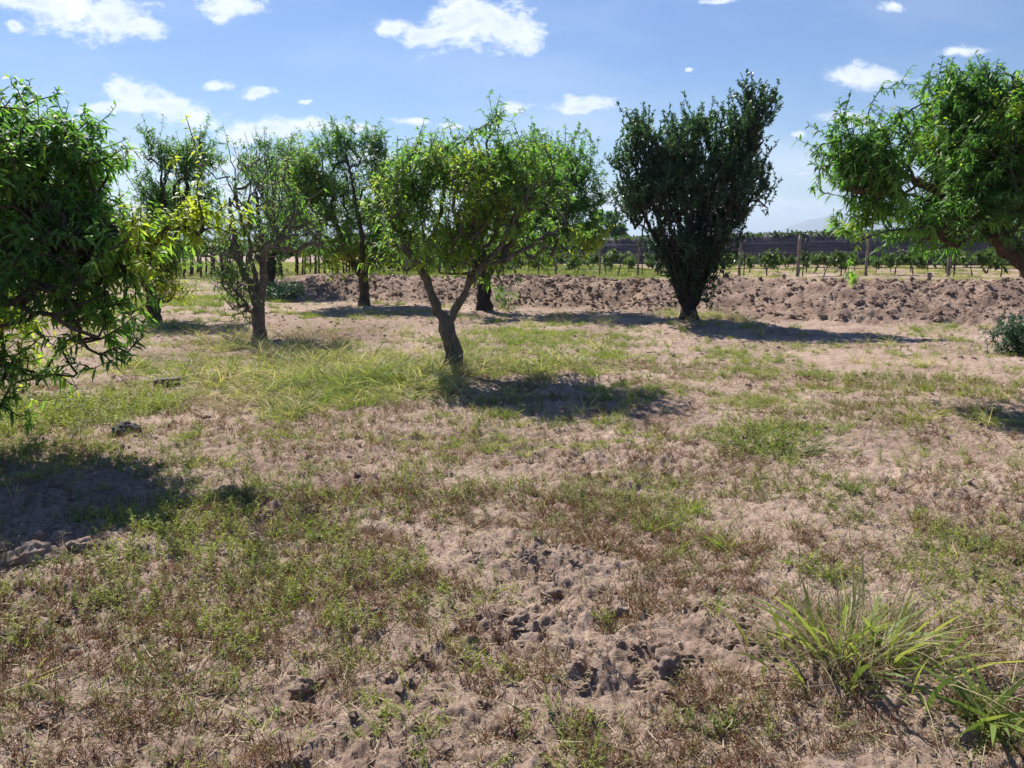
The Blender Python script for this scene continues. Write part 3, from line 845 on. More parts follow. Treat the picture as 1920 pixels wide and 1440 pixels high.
# ------------------------------------------------------------------ vineyard
def plant_proto(name, label, cat, group, h, crown_c, crown_r, nt_, seed, mat, bark, per, Lr, Wr, lean=0.0, r=(.03, .02), **kw):
    g = np.random.default_rng(seed)
    lim = [(np.array([[0, 0, -.08], [lean * .4 + .02, .02, h * .5], [lean, 0, h]]), r[0], r[1])]
    lb = [(np.array(c), np.array(crown_r) * s, 1.0, t) for c, s, t in crown_c]
    sk = grow(lim, lb, nt_, seed, step=.09, rtip=.003, up=.3, **kw)
    e = empty(name, (0, 0, 0)); tag(e, label, cat, group)
    wood(sk, .3, seed).build('trunk', bark, e, (0, 0, 0))
    V, F, T = foliage(sk, per, Lr, Wr, seed, prof=PROF_SHORT, droop=.4)
    make_mesh('crown', V, F, None, mat, e, True, T, (0, 0, 0))
    return e

def copy_tree(o, parent=None):
    c = o.copy(); COL.objects.link(c); c.parent = parent
    for ch_ in [q for q in bpy.data.objects if q.parent == o]:
        copy_tree(ch_, c)
    return c

ORD = ['first', 'second', 'third', 'fourth', 'fifth', 'sixth', 'seventh', 'eighth', 'ninth', 'tenth', 'eleventh', 'twelfth', 'thirteenth', 'fourteenth', 'fifteenth', 'sixteenth',
       'seventeenth', 'eighteenth', 'nineteenth', 'twentieth', 'twenty-first', 'twenty-second', 'twenty-third', 'twenty-fourth', 'twenty-fifth', 'twenty-sixth', 'twenty-seventh', 'twenty-eighth']
def rowA(x, off=0.0): return 36.5 - 0.45 * x + off

protos = []
for k in range(4):
    protos.append(plant_proto('young_vine', 'x', 'vine', 'young vines of the front row', .42, [((0.02, 0, .66), 1.0, .45), ((.28, .05, .58), .7, .6), ((-.26, 0, .60), .75, .4), ((.05, 0, .9), .55, .35)],
                              (.30, .25, .24), 34, 300 + k, M_VINE, M_BARKDARK, 5.5, (.08, .13), (.07, .10), lean=(-.12, .1, .02, .15)[k]))
xs = [20.4, 19.3, 17.9, 17.1, 15.3, 14.7, 13.0, 12.4, 10.45, 8.9, 6.3, 4.65, 2.95, 1.2, .1, -1.2, -2.6, -4.0, -5.4, -6.8]
for i, x in enumerate(xs):
    o = protos[i] if i < 4 else copy_tree(protos[i % 4])
    y = rowA(x)
    s = random.uniform(.85, 1.12)
    o.location = (x, y, tz(x, y)); o.rotation_euler = (0, 0, random.uniform(-.5, .5) + (math.pi if i % 3 == 0 else 0)); o.scale = (s, s, s)
    o['label'] = 'leafy young vine in the front vineyard row, %s from the right edge' % ORD[i]
xs2 = [22.0 - 1.25 * i for i in range(24)]
for i, x in enumerate(xs2 * 2):
    dy_ = 4.2 if i < 24 else 7.6
    if i >= 24: x -= .6
    o = copy_tree(protos[(i * 3 + 1) % 4])
    x += random.uniform(-.2, .2); y = rowA(x, dy_)
    s = random.uniform(.7, 1.0)
    o.location = (x, y, tz(x, y)); o.rotation_euler = (0, 0, random.uniform(0, 6.28)); o.scale = (s, s, s)
    o['label'] = 'small hazy vine in the %s row behind the trellis posts' % ('second' if i < 24 else 'third'); o['group'] = 'vines of the %s row' % ('second' if i < 24 else 'third')

# trellis posts
def post_mesh(w, h, seed, taper=.9):
    g = np.random.default_rng(seed)
    zs = np.linspace(-.25, h, 9)
    pts = np.stack([g.normal(size=9) * .006, g.normal(size=9) * .006, zs], 1)
    V, F = tube(pts, np.linspace(w, w * taper, 9), 8, .25, seed)
    mb = MB(); mb.add(V, F)
    top = np.arange(8) + 8 * 8
    mb.F3.append(np.array([[top[0], top[i], top[i + 1]] for i in range(1, 7)]))
    return mb
posts = [(18.6, 1.75, .085, .0), (16.15, 1.55, .085, .02), (13.6, 1.6, .07, -.01), (11.36, 1.62, .09, .03), (9.3, 1.55, .075, 0), (5.43, 1.5, .06, -.02), (3.86, 1.45, .055, -.12), (1.98, 1.4, .06, .02), (-.6, 1.5, .07, 0), (-3.0, 1.5, .07, .03), (-5.2, 1.5, .07, 0)]
for i, (x, h, w, tl) in enumerate(posts):
    y = rowA(x, -.5)
    o = post_mesh(w * .78, h, 400 + i).build('trellis_post', M_WOOD)
    o.location = (x, y, tz(x, y)); o.rotation_euler = (random.uniform(-.02, .02), tl, random.uniform(0, 3))
    tag(o, 'weathered wooden trellis post of the front vineyard row, %s from the right' % ORD[i], 'post', 'trellis posts of the front row')
    if i in (1, 3, 4, 5, 6):
        o = post_mesh(.022, h * .93, 450 + i, 1.0).build('metal_stake', M_HOSE)
        xx = x + (.2 if i != 6 else .3)
        o.location = (xx, y, tz(xx, y)); o.rotation_euler = (0, tl + (0 if i != 3 else .01), 0)
        tag(o, 'thin dark stake close beside the %s trellis post from the right' % ORD[i], 'stake', 'thin stakes beside the trellis posts')
for i, (px, lab) in enumerate([(1465, 'short pale anchor stub at the bank top right of the dark vase-shaped tree'), (1735, 'short pale anchor stub beneath the right tree crown, beside a trellis post'), (1905, 'short pale anchor stub at the bank top near the right edge'), (1092, 'small dark anchor stub in the grass left of the dark vase-shaped tree')]):
    yy = 26.5 - (px - 1465) * .004
    x = (px - 960) / FPX * yy
    o = post_mesh(.075, .30, 480 + i, .85).build('anchor_stub', M_WOOD)
    o.location = (x, yy, tz(x, yy)); o.rotation_euler = (.05, (-.1, 0, .12, 0)[i], 1.0)
    tag(o, lab, 'stub', 'anchor stubs along the bank top')

# wires and drip hose
def line_thing(name, label, cat, x0, x1, h, sag, r, mat, off=-.5, group=None, n=60):
    xs_ = np.linspace(x0, x1, n)
    z = np.array([float(terrain(np.array([q]), np.array([rowA(q, off)]), False)[0]) for q in xs_])
    k = np.ones(9) / 9; zp = np.convolve(np.pad(z, 4, 'edge'), k, 'valid')
    pts = np.stack([xs_, rowA(xs_, off), zp + h - sag * np.abs(np.sin(xs_ * 1.3))], 1)
    mb = MB(); V, F = tube(pts, np.full(n, r), 5); mb.add(V, F)
    o = mb.build(name, mat); tag(o, label, cat, group)
line_thing('drip_hose', 'thin black drip hose strung low along the front vineyard row', 'hose', -8, 23, .36, .06, .014, M_HOSE)
line_thing('trellis_wire', 'upper trellis wire strung along the front row of posts', 'wire', -8, 23, 1.35, .02, .006, M_WIRE, group='trellis wires')
line_thing('trellis_wire', 'middle trellis wire strung along the front row of posts', 'wire', -8, 23, .95, .02, .006, M_WIRE, group='trellis wires')

# netted rows
def net_mat():
    m, nt, b = base_mat('dark_net')
    tcn = nt.nodes.new('ShaderNodeTexCoord')
    mp = nt.nodes.new('ShaderNodeMapping'); mp.inputs['Scale'].default_value = (.35, .35, 9.0)
    nt.links.new(tcn.outputs['Object'], mp.inputs[0])
    n1 = noise_tex(nt, mp.outputs[0], 1.6, 6, .6)
    col = ramp(nt, n1, [(0.35, (0.034, 0.034, 0.056)), (0.58, (0.080, 0.080, 0.115)), (0.75, (0.18, 0.175, 0.22))])
    nt.links.new(col, b.inputs['Base Color']); b.inputs['Roughness'].default_value = .8
    tr = nt.nodes.new('ShaderNodeBsdfTransparent')
    n2 = noise_tex(nt, tcn.outputs['Object'], 2.5, 3, .6)
    mx = nt.nodes.new('ShaderNodeMixShader')
    nt.links.new(mrange(nt, n2, .25, .75, .04, .30), mx.inputs[0])
    nt.links.new(b.outputs[0], mx.inputs[1]); nt.links.new(tr.outputs[0], mx.inputs[2])
    nt.links.new(mx.outputs[0], nt.nodes['Material Output'].inputs[0])
    return m
M_NET = net_mat()
def net_row(i, A, B, h, label):
    A = np.array(A, float); B = np.array(B, float)
    L = np.linalg.norm(B - A); n = int(L / .5); d = (B - A) / L; pr = np.array([-d[1], d[0]])
    s = np.linspace(0, L, n)
    xy = A + d * s[:, None]
    z0 = terrain(xy[:, 0], xy[:, 1], False)
    e = empty('netted_vine_row', (*A, float(z0[0]))); tag(e, label, 'vine row', 'netted vine rows behind the young vines')
    org = (*A, float(z0[0]))
    rows = []
    K = 9
    for k in range(K):
        u = k / (K - 1)
        bul = .25 * math.sin(u * math.pi) 
        w = bul + .08 * pn(s, s * 0 + u * 3, .9, i + 60)
        rows.append(np.stack([xy[:, 0] - pr[0] * w, xy[:, 1] - pr[1] * w, z0 + .12 + u * (h - .12) + .06 * pn(s, s * 0 + u * 5, .8, i + 20) * (u > .5)], 1))
    for k in range(K):
        u = 1 - k / (K - 1)
        w = -(.25 * math.sin(u * math.pi)) - .05
        rows.append(np.stack([xy[:, 0] - pr[0] * w, xy[:, 1] - pr[1] * w, z0 + .12 + u * (h - .14)], 1))
    V = np.stack(rows); K2 = len(rows)
    a = np.arange(K2 - 1)[:, None] * n; b = np.arange(n - 1)[None]
    F = np.stack([a + b, a + b + 1, a + n + b + 1, a + n + b], -1).reshape(-1, 4)
    make_mesh('net', V, F, None, M_NET, e, True, None, org)
    g = np.random.default_rng(500 + i)
    m = int(L * 70)
    ss_ = g.random(m) * L
    p2 = A + d * ss_[:, None] + pr * g.normal(size=(m, 1)) * .25
    clump = pn(ss_, ss_ * 0, 1.6, i)
    zz = np.interp(ss_, s, z0) + h - .12 + (g.random(m) ** 1.5) * (.20 + .16 * clump)
    p = np.stack([p2[:, 0], p2[:, 1], zz], 1)
    dd = unit(g.normal(size=p.shape) + np.array([0, 0, .5])); sd_ = rand_perp(dd, g)
    Lf = g.uniform(.12, .22, m)
    V, F = ribbons(p, dd, sd_, Lf, Lf * .8, np.zeros_like(p) + np.array([0, 0, -.04]), PROF_SHORT)
    make_mesh('foliage', V, F, None, M_VINE, e, True, np.repeat(g.normal(size=m) * .2 + .15, 6), org)
    mb = MB()
    for q in np.arange(1.0, L, 5.0):
        c = A + d * q; zb = np.interp(q, s, z0)
        V, F = tube(np.array([[c[0], c[1], zb - .2], [c[0], c[1], zb + h * .6], [c[0] + .03, c[1], zb + h + .28]]), [.06, .055, .05], 6); mb.add(V, F)
    o = mb.build('post', M_WOOD, e, org); o['kind'] = 'stuff'
net_row(0, (-15, 81), (27, 37), 2.0, 'nearest vine row wrapped in dark netting, leaves sticking out on top')
net_row(1, (-15, 86), (33, 41), 2.05, 'second vine row wrapped in dark netting, seen over the nearest one')
net_row(2, (-15, 93), (40, 46), 2.15, 'farthest vine row wrapped in dark netting, against the hazy hills')

# tall old vines at the left
olds = []
for k in range(3):
    olds.append(plant_proto('old_vine', 'x', 'vine', 'tall vines of the left vineyard', 1.35, [((0, 0, 1.75), 1.0, .5), ((.5, 0, 1.8), .9, .6), ((-.5, 0, 1.75), .9, .4), ((.1, 0, 1.35), .5, .5)],
                            (.42, .35, .28), 40, 600 + k, M_VINE, M_BARKDARK, 6.0, (.12, .18), (.10, .15), lean=(.05, -.08, .1)[k], r=(.06, .045)))
n_old = 0
for row in range(5):
    for i in range(26):
        x = -31 + i * 1.15 + row * .3 + random.uniform(-.15, .15)
        y = 43.5 + row * 2.6 - (x + 20) * .12
        if x > -3.5: continue
        o = olds[n_old] if n_old < 3 else copy_tree(olds[(i + row) % 3])
        n_old += 1
        o.location = (x, y, tz(x, y)); o.rotation_euler = (0, 0, random.uniform(-.3, .3)); o.scale = (1, 1, random.uniform(.9, 1.06))
        o['label'] = 'dark-stemmed tall vine in the %s row of the old vineyard seen past the left trees' % ORD[row]
        o['group'] = 'tall vines in the %s row on the left' % ORD[row]

# ------------------------------------------------------------------ hills and shed on the horizon
def hills():
    az = np.radians(np.arange(-55, 55.1, .25)); n = len(az)
    m = plain_mat('hill_rock', (0.16, 0.14, 0.12), .95, .1)
    D = np.array([7000.0, 7600, 8200, 9000, 10500, 12000])
    prof = [0, .35, .7, 1.0, .75, .4]
    pxx = 960 + np.tan(az) * FPX
    top = np.interp(pxx, [-400, 100, 350, 600, 900, 1200, 1380, 1480, 1600, 1800, 2300], [330, 350, 330, 240, 190, 170, 120, 230, 330, 300, 340])
    V = []
    for d, p_ in zip(D, prof):
        x, y = d * np.sin(az), d * np.cos(az)
        z = top * 1.15 * p_ * (1 + .30 * pn(az * 10, az * 0 + d * .001, 1.0, 5) * (p_ > 0) + .12 * pn(az * 40, az * 0 + d * .001, 1.0, 6)) - (5 if p_ == 0 else 0)
        V.append(np.stack([x, y, z], 1))
    V = np.stack(V); a = np.arange(len(D) - 1)[:, None] * n; b = np.arange(n - 1)[None]
    F = np.stack([a + b, a + b + 1, a + n + b + 1, a + n + b], -1).reshape(-1, 4)
    tag(make_mesh('hills', V, F, None, m), kind='structure')
hills()

# ------------------------------------------------------------------ ground plants
def proto_weed(seed, h=.10, nl=16, leafL=.035, leafW=.006, branch=2, spread=.4):
    g = np.random.default_rng(seed); mb = MB()
    for b in range(branch):
        d = unit(np.array([g.normal() * spread, g.normal() * spread, 1.0]))
        hh = h * g.uniform(.6, 1.0)
        p0 = np.array([g.normal() * .006, g.normal() * .006, -.01])
        V, F = ribbons(p0[None], d[None], rand_perp(d[None], g), np.array([hh]), np.array([.0025]), np.zeros((1, 3)), [(0, 1), (.5, 1), (1, .6)]); mb.add(V, F, .2)
        n = max(3, int(nl / branch))
        t = np.linspace(.12, 1.0, n)
        p = p0 + d * (hh * t)[:, None]
        pe = rand_perp(np.repeat(d[None], n, 0), g)
        dd = unit(d * g.uniform(.35, 1.1, (n, 1)) + pe * .8)
        sdv = unit(np.cross(dd, d[None]) + g.normal(size=dd.shape) * .2)
        Lf = leafL * g.uniform(.6, 1.1, n) * (1 - .35 * t)
        V, F = ribbons(p, dd, sdv, Lf, np.full(n, leafW) * g.uniform(.7, 1.2, n), np.array([0, 0, -.25]) * Lf[:, None], PROF_SHORT)
        mb.add(V, F, np.repeat(t * .35, 6))
    return np.concatenate(mb.V), np.concatenate(mb.F), np.concatenate(mb.T)

def proto_tuft(seed, n=22, L=.16, Wd=.004, spread=.7, bend=.5, base=.015, prof=PROF_BLADE):
    g = np.random.default_rng(seed)
    p = np.stack([g.normal(size=n) * base, g.normal(size=n) * base, np.full(n, -.01)], 1)
    d = unit(np.stack([g.normal(size=n) * spread, g.normal(size=n) * spread, np.ones(n)], 1))
    h = d.copy(); h[:, 2] = 0; h = unit(h + 1e-6)
    Lf = L * g.uniform(.45, 1.1, n)
    bd = (h * .6 + np.array([0, 0, -.6])) * (Lf * g.uniform(.1, 1.0, n) * bend)[:, None]
    V, F = ribbons(p, d, rand_perp(d, g), Lf, np.full(n, Wd) * g.uniform(.6, 1.3, n), bd, prof)
    return V, F, np.repeat(g.normal(size=n) * .2, len(prof) * 2)

def scatter(name, protos, pts, scl, tint, mat, seed, label=None, tilt=.22, sink=0.0, kind='stuff', cat='plants'):
    """one object holding many small plants"""
    g = np.random.default_rng(seed)
    if len(pts) == 0: return
    z = terrain(pts[:, 0], pts[:, 1]) - sink
    k = g.integers(0, len(protos), len(pts))
    mb = MB()
    for i, (V, F, T) in enumerate(protos):
        m = np.where(k == i)[0]
        if not len(m): continue
        a = g.random(len(m)) * 6.283; c, s = np.cos(a), np.sin(a)
        v = V[None] * scl[m][:, None, None]
        x = v[..., 0] * c[:, None] - v[..., 1] * s[:, None]; y = v[..., 0] * s[:, None] + v[..., 1] * c[:, None]
        tx, ty = g.normal(size=len(m)) * tilt, g.normal(size=len(m)) * tilt
        zz = v[..., 2]
        VV = np.stack([x + zz * tx[:, None] + pts[m, 0][:, None], y + zz * ty[:, None] + pts[m, 1][:, None], zz + z[m][:, None]], -1)
        FF = (F[None] + (np.arange(len(m)) * len(V))[:, None, None]).reshape(-1, F.shape[1])
        TT = (T[None] + tint[m][:, None]).ravel()
        mb.add(VV.reshape(-1, 3), FF if F.shape[1] == 4 else None, TT, FF if F.shape[1] == 3 else None)
    o = mb.build(name, mat, smooth=(name != 'soil_clods'))
    tag(o, label, cat if kind == 'stuff' else None, None, kind)
    print('SCATTER', name, len(pts), 'plants', sum(len(f) for f in mb.F), 'faces')
    return o

def sector_pts(g, r0, r1, per_m2, half=42.0):
    area = math.radians(2 * half) / 2 * (r1 ** 2 - r0 ** 2)
    n = int(area * per_m2)
    r = np.sqrt(g.random(n) * (r1 ** 2 - r0 ** 2) + r0 ** 2); a = np.radians(g.uniform(-half, half, n))
    return np.stack([r * np.sin(a), r * np.cos(a)], 1)

GREEN = [(220, 880, 260, 45, .9), (100, 930, 160, 30, .6), (330, 1040, 260, 90, 1), (450, 1180, 130, 70, 1), (520, 1000, 160, 60, .8), (100, 790, 170, 45, 1.1), (250, 770, 130, 35, .8), (60, 860, 160, 40, .7), (160, 1150, 120, 40, .5), (1230, 930, 120, 45, .9),
         (1440, 835, 80, 45, 1.1), (1560, 800, 90, 25, .8), (1740, 730, 150, 35, .8), (1650, 800, 60, 25, .8), (1850, 760, 90, 30, .5), (1500, 930, 140, 50, .7), (830, 920, 200, 50, .55), (1850, 930, 100, 60, .7),
         (1880, 1060, 80, 70, .8), (780, 1010, 120, 50, .4), (1010, 860, 120, 30, .35), (220, 1400, 160, 60, .5), (650, 1350, 200, 60, .3), (1270, 800, 120, 25, .4), (420, 860, 120, 30, .6), (1100, 690, 80, 15, .6),
         (1400, 700, 120, 20, .35), (1560, 740, 120, 25, .3), (950, 790, 150, 25, .3), (1900, 1400, 90, 80, .7), (400, 1230, 120, 60, .6)]
RUST = [(640, 1130, 220, 110, 1), (260, 1290, 220, 90, 1), (1080, 960, 100, 80, 1.2), (820, 1250, 200, 100, .6), (90, 1380, 160, 80, .9), (1300, 910, 90, 50, .8), (1850, 980, 110, 50, .9), (450, 1000, 200, 60, .6),
        (1700, 1240, 150, 100, .7), (720, 960, 160, 50, .7), (1250, 1060, 140, 60, .5), (1480, 1060, 140, 60, .5), (1500, 1380, 200, 60, .6), (1000, 1360, 160, 60, .5), (550, 830, 120, 30, .6), (300, 830, 120, 25, .5),
        (130, 920, 150, 40, .4), (820, 850, 120, 30, .4), (1180, 850, 60, 20, .4)]
BRIGHT = [(1000, 648, 150, 20, 1.1), (900, 640, 60, 14, .8), (1100, 665, 70, 14, .7), (330, 690, 110, 16, .7), (640, 745, 110, 40, .9), (380, 560, 110, 22, .8), (500, 690, 110, 25, .6), (1350, 665, 60, 10, .6), (720, 670, 100, 18, .5), (300, 770, 90, 25, .6)]
LONG = [(600, 725, 150, 50, 1.2), (720, 730, 110, 35, 1.0), (570, 680, 120, 22, .8), (620, 770, 80, 25, .9), (880, 690, 90, 22, .9), (450, 655, 60, 22, .7), (1000, 700, 110, 18, .5), (760, 760, 60, 22, .5), (1265, 600, 36, 8, 1.0), (1345, 602, 40, 9, 1.0), (1060, 612, 80, 8, .25), (520, 560, 40, 10, .8)]

def field(pts, L, thr, seed, fs=1.6, amb=0.0, na=.9, clear=0.0):
    n = pn(pts[:, 0], pts[:, 1], fs, seed) * .6 + pn(pts[:, 0], pts[:, 1], .8, seed + 50) * .35 + pn(pts[:, 0], pts[:, 1], fs * 3.3, seed + 1) * .4
    v = patch(pts[:, 0], pts[:, 1], L) + amb + n * na
    v = v - clear * np.maximum(patch(pts[:, 0], pts[:, 1], CLOD), patch(pts[:, 0], pts[:, 1], SMOOTHP))
    t = bank_t(pts[:, 0], pts[:, 1])
    onbank = ss(-0.5, 0.3, t) * (1 - ss(4.3, 5.2, t)) * bank_amt(pts[:, 0])
    return (v - onbank * 2.0) > thr

g0 = np.random.default_rng(2024)
weedp = [proto_weed(700 + i, h=.075 + .02 * (i % 4), nl=18 + 4 * (i % 3), branch=1 + i % 3, leafL=.034, leafW=.0065) for i in range(9)]
rustp = [proto_weed(720 + i, h=.06 + .012 * (i % 4), nl=30, branch=5, leafL=.016, leafW=.0035, spread=.75) for i in range(8)]
tuftp = [proto_tuft(740 + i, n=20, L=.11 + .02 * (i % 3), Wd=.0042, spread=.6, bend=.5) for i in range(8)]
longp = [proto_tuft(760 + i, n=24, L=.28 + .07 * (i % 3), Wd=.0075, spread=.65, bend=1.3, base=.04) for i in range(8)]

# near green weeds
pts = np.concatenate([sector_pts(g0, 1.5, 5.0, 800), sector_pts(g0, 5.0, 11.0, 420), sector_pts(g0, 11.0, 17, 110)])
m = field(pts, GREEN, .42, 81, amb=.10, fs=2.6, na=1.5, clear=.55) & (g0.random(len(pts)) < .62); pg = pts[m]
m2 = (g0.random(len(pts)) < .045) & field(pts, GREEN, .05, 83, amb=.12); pg = np.concatenate([pg, pts[m2 & ~m]])
rr = np.hypot(pg[:, 0], pg[:, 1])
tall = patch(pg[:, 0], pg[:, 1], [(1440, 835, 80, 40, .8), (100, 790, 170, 45, .9), (330, 1040, 230, 60, .15)])
scatter('green_weeds', weedp, pg, g0.uniform(.45, 1.15, len(pg)) * (1 + tall) * (1 + .25 * ss(6, 12, rr)), .36 + g0.normal(size=len(pg)) * .18 + .25 * pn(pg[:, 0], pg[:, 1], .7, 90) + .25 * patch(pg[:, 0], pg[:, 1], [(300, 770, 150, 40, 1), (100, 790, 170, 45, .8), (480, 1180, 150, 60, .8), (330, 1040, 200, 60, .5)]),
        M_WEED, 1, 'low green weeds growing in patches over the pale soil')
# rusty dried weeds
pts = np.concatenate([sector_pts(g0, 1.5, 5.0, 1100), sector_pts(g0, 5.0, 11.0, 420)])
m = field(pts, RUST, .34, 85, amb=.30, fs=2.4, na=1.3, clear=.55) & (g0.random(len(pts)) < .7); pr_ = pts[m]
m2 = (g0.random(len(pts)) < .06); pr_ = np.concatenate([pr_, pts[m2 & ~m & field(pts, RUST, -.2, 86)]])
scatter('dry_weeds', rustp, pr_, g0.uniform(.5, 1.35, len(pr_)), .34 + g0.normal(size=len(pr_)) * .30, M_RUST, 2, 'rusty brown dried weeds matted over the foreground soil')
# grass
pts = np.concatenate([sector_pts(g0, 4.0, 11.0, 90), sector_pts(g0, 11.0, 30, 70)])
m = field(pts, BRIGHT, .42, 87, amb=.05); pb = pts[m]
scatter('grass', tuftp, pb, g0.uniform(.7, 1.4, len(pb)) * (1 + .3 * ss(10, 20, np.hypot(pb[:, 0], pb[:, 1]))), .50 + g0.normal(size=len(pb)) * .14, M_GRASS, 3, 'short bright yellow-green grass in sunny patches between the trees')
# dry-green thin cover further out
pts = np.concatenate([sector_pts(g0, 6.0, 13.0, 150), sector_pts(g0, 13, 34, 40)])
m = field(pts, [(1500, 720, 500, 60, .25), (300, 640, 200, 20, .3), (560, 600, 60, 10, .2), (400, 545, 120, 25, .5), (1750, 620, 120, 10, .5)], .38, 91, amb=.05, fs=.9); pq = pts[m]
scatter('sparse_grass', tuftp, pq, g0.uniform(.4, .85, len(pq)), .60 + g0.normal(size=len(pq)) * .2, M_GRASS, 4, 'thin dry olive grass sprinkled over the open soil')
# long grass
pts = sector_pts(g0, 7.0, 31, 26)
m = field(pts, LONG, .62, 93, amb=.0, na=1.1); pl_ = pts[m]
pts = sector_pts(g0, 7.0, 13, 42); m = field(pts, LONG, .66, 94, na=1.1); pl_ = np.concatenate([pl_, pts[m]])
scatter('long_grass', longp, pl_, g0.uniform(.6, 1.45, len(pl_)) * (.55 + .45 * ss(6.5, 9, np.hypot(pl_[:, 0], pl_[:, 1]))), .80 + g0.normal(size=len(pl_)) * .2 - .28 * patch(pl_[:, 0], pl_[:, 1], [(640, 750, 100, 30, 1), (880, 690, 90, 22, 1)]), M_GRASS, 5, 'long arching straw-green grass around the forked tree')
pts = sector_pts(g0, 7.0, 18, 34); m = field(pts, LONG + [(380, 660, 60, 20, .8), (590, 640, 70, 12, .9)], .62, 101, na=1.2); ps = pts[m]
scatter('straw_grass', [proto_tuft(820 + i, n=14, L=.30 + .06 * (i % 3), Wd=.0045, spread=.7, bend=1.2, base=.03) for i in range(6)], ps, g0.uniform(.7, 1.6, len(ps)), .6 + g0.normal(size=len(ps)) * .25, M_STRAW, 15, 'pale dead grass stems standing among the long green grass')
pts = sector_pts(g0, 1.5, 7.0, 60); m = field(pts, GREEN + RUST, .55, 103, amb=.1, na=1.2, clear=.4); ps = pts[m]
scatter('grass_sprigs', [proto_tuft(840 + i, n=9, L=.085 + .02 * (i % 3), Wd=.004, spread=.55, bend=.8, base=.012) for i in range(8)], ps, g0.uniform(.5, 1.5, len(ps)), .45 + g0.normal(size=len(ps)) * .25, M_GRASS, 16, 'small grass sprigs scattered among the foreground weeds')
# vineyard grass strip
gx = g0.uniform(-9, 34, 70000); gy = rowA(gx) + g0.uniform(-5.0, 24.0, len(gx))
pv = np.stack([gx, gy], 1)
m = (bank_t(gx, gy) > 4.9 + .5 * g0.random(len(gx))) & (pn(gx, gy, .5, 95) * .9 + pn(gx, gy, 2, 96) * .5 + np.where(gx < 7.5, .25, -.25) > 0.0)
pv = pv[m]
scatter('vineyard_grass', [proto_tuft(780 + i, n=9, L=.22, Wd=.012, spread=.5, bend=.6, base=.04, prof=PROF_SHORT) for i in range(5)], pv, g0.uniform(.4, .95, len(pv)), .36 + g0.normal(size=len(pv)) * .2 + .36 * ss(6, 11, pv[:, 0]), M_GRASS, 6, 'green grass strip growing under the vines above the bank')
gx = g0.uniform(-50, 2, 62000); gy = g0.uniform(30, 100, len(gx)); pv = np.stack([gx, gy], 1)
pv = pv[(gy > 40 + (gx + 20) * -.1) | (pn(gx, gy, .3, 97) > .05)]
scatter('field_grass', [proto_tuft(790 + i, n=8, L=.2, Wd=.014, spread=.6, bend=.6, base=.05, prof=PROF_SHORT) for i in range(5)], pv, g0.uniform(.5, 1.2, len(pv)), .5 + g0.normal(size=len(pv)) * .2, M_GRASS, 7, 'hazy grass on the open field before the old vineyard')

# litter: straws and twigs lying on the soil
def proto_litter(seed):
    g = np.random.default_rng(seed); n = 7
    p = np.stack([g.normal(size=n) * .05, g.normal(size=n) * .05, g.uniform(.002, .012, n)], 1)
    a = g.random(n) * 6.28
    d = unit(np.stack([np.cos(a), np.sin(a), g.normal(size=n) * .12], 1))
    L_ = g.uniform(.02, .08, n)
    V, F = ribbons(p, d, unit(np.cross(d, [0, 0, 1.0]) + g.normal(size=d.shape) * .2), L_, g.uniform(.0015, .004, n), g.normal(size=(n, 3)) * .008, [(0, 1), (.5, 1), (1, .5)])
    return V, F, np.repeat(g.normal(size=n) * .3, 6)
pts = np.concatenate([sector_pts(g0, 1.5, 5.0, 170), sector_pts(g0, 5.0, 11.0, 60)])
scatter('dry_litter', [proto_litter(800 + i) for i in range(8)], pts, g0.uniform(.6, 1.3, len(pts)), g0.uniform(.0, .8, len(pts)), M_STRAW, 8, 'bits of straw and dead twigs lying on the soil', tilt=0.0)

# soil clods
def ico():
    t = (1 + 5 ** .5) / 2
    v = np.array([(-1, t, 0), (1, t, 0), (-1, -t, 0), (1, -t, 0), (0, -1, t), (0, 1, t), (0, -1, -t), (0, 1, -t), (t, 0, -1), (t, 0, 1), (-t, 0, -1), (-t, 0, 1)], float)
    f = [(0, 11, 5), (0, 5, 1), (0, 1, 7), (0, 7, 10), (0, 10, 11), (1, 5, 9), (5, 11, 4), (11, 10, 2), (10, 7, 6), (7, 1, 8), (3, 9, 4), (3, 4, 2), (3, 2, 6), (3, 6, 8), (3, 8, 9), (4, 9, 5), (2, 4, 11), (6, 2, 10), (8, 6, 7), (9, 8, 1)]
    v = unit(v); v = list(map(tuple, v))
    return v, f
def subdiv(v, f):
    v = list(v); cache = {}; nf_ = []
    def mid(a, b):
        k = (min(a, b), max(a, b))
        if k not in cache:
            m_ = (np.array(v[a]) + np.array(v[b])) / 2; v.append(tuple(m_ / np.linalg.norm(m_))); cache[k] = len(v) - 1
        return cache[k]
    for a, b, c in f:
        x, y, z = mid(a, b), mid(b, c), mid(c, a)
        nf_ += [(a, x, z), (b, y, x), (c, z, y), (x, y, z)]
    return v, nf_
IV, IF = ico(); IV1, IF1 = subdiv(IV, IF); IV2, IF2 = subdiv(IV1, IF1); IV3, IF3 = subdiv(IV2, IF2)
def clod(seed, lvl=1, flat=.65, rough=.5):
    v, f = ((IV1, IF1), (IV2, IF2), (IV3, IF3))[lvl - 1]
    V = np.array(v); s = np.array([mnoise.fractal(Vector(q) * 1.4 + Vector((seed * 3.1, 0, 0)), .9, 2.2, 4) for q in v])
    V = V * (1 + rough * s)[:, None] * np.array([1, .8, flat])
    return V, np.array(f), np.zeros(len(V))
pts = np.concatenate([sector_pts(g0, 1.5, 5.0, 1300), sector_pts(g0, 5.0, 12.0, 330), sector_pts(g0, 12, 30, 170)])
c = cloddy(pts[:, 0], pts[:, 1]); r = np.hypot(pts[:, 0], pts[:, 1])
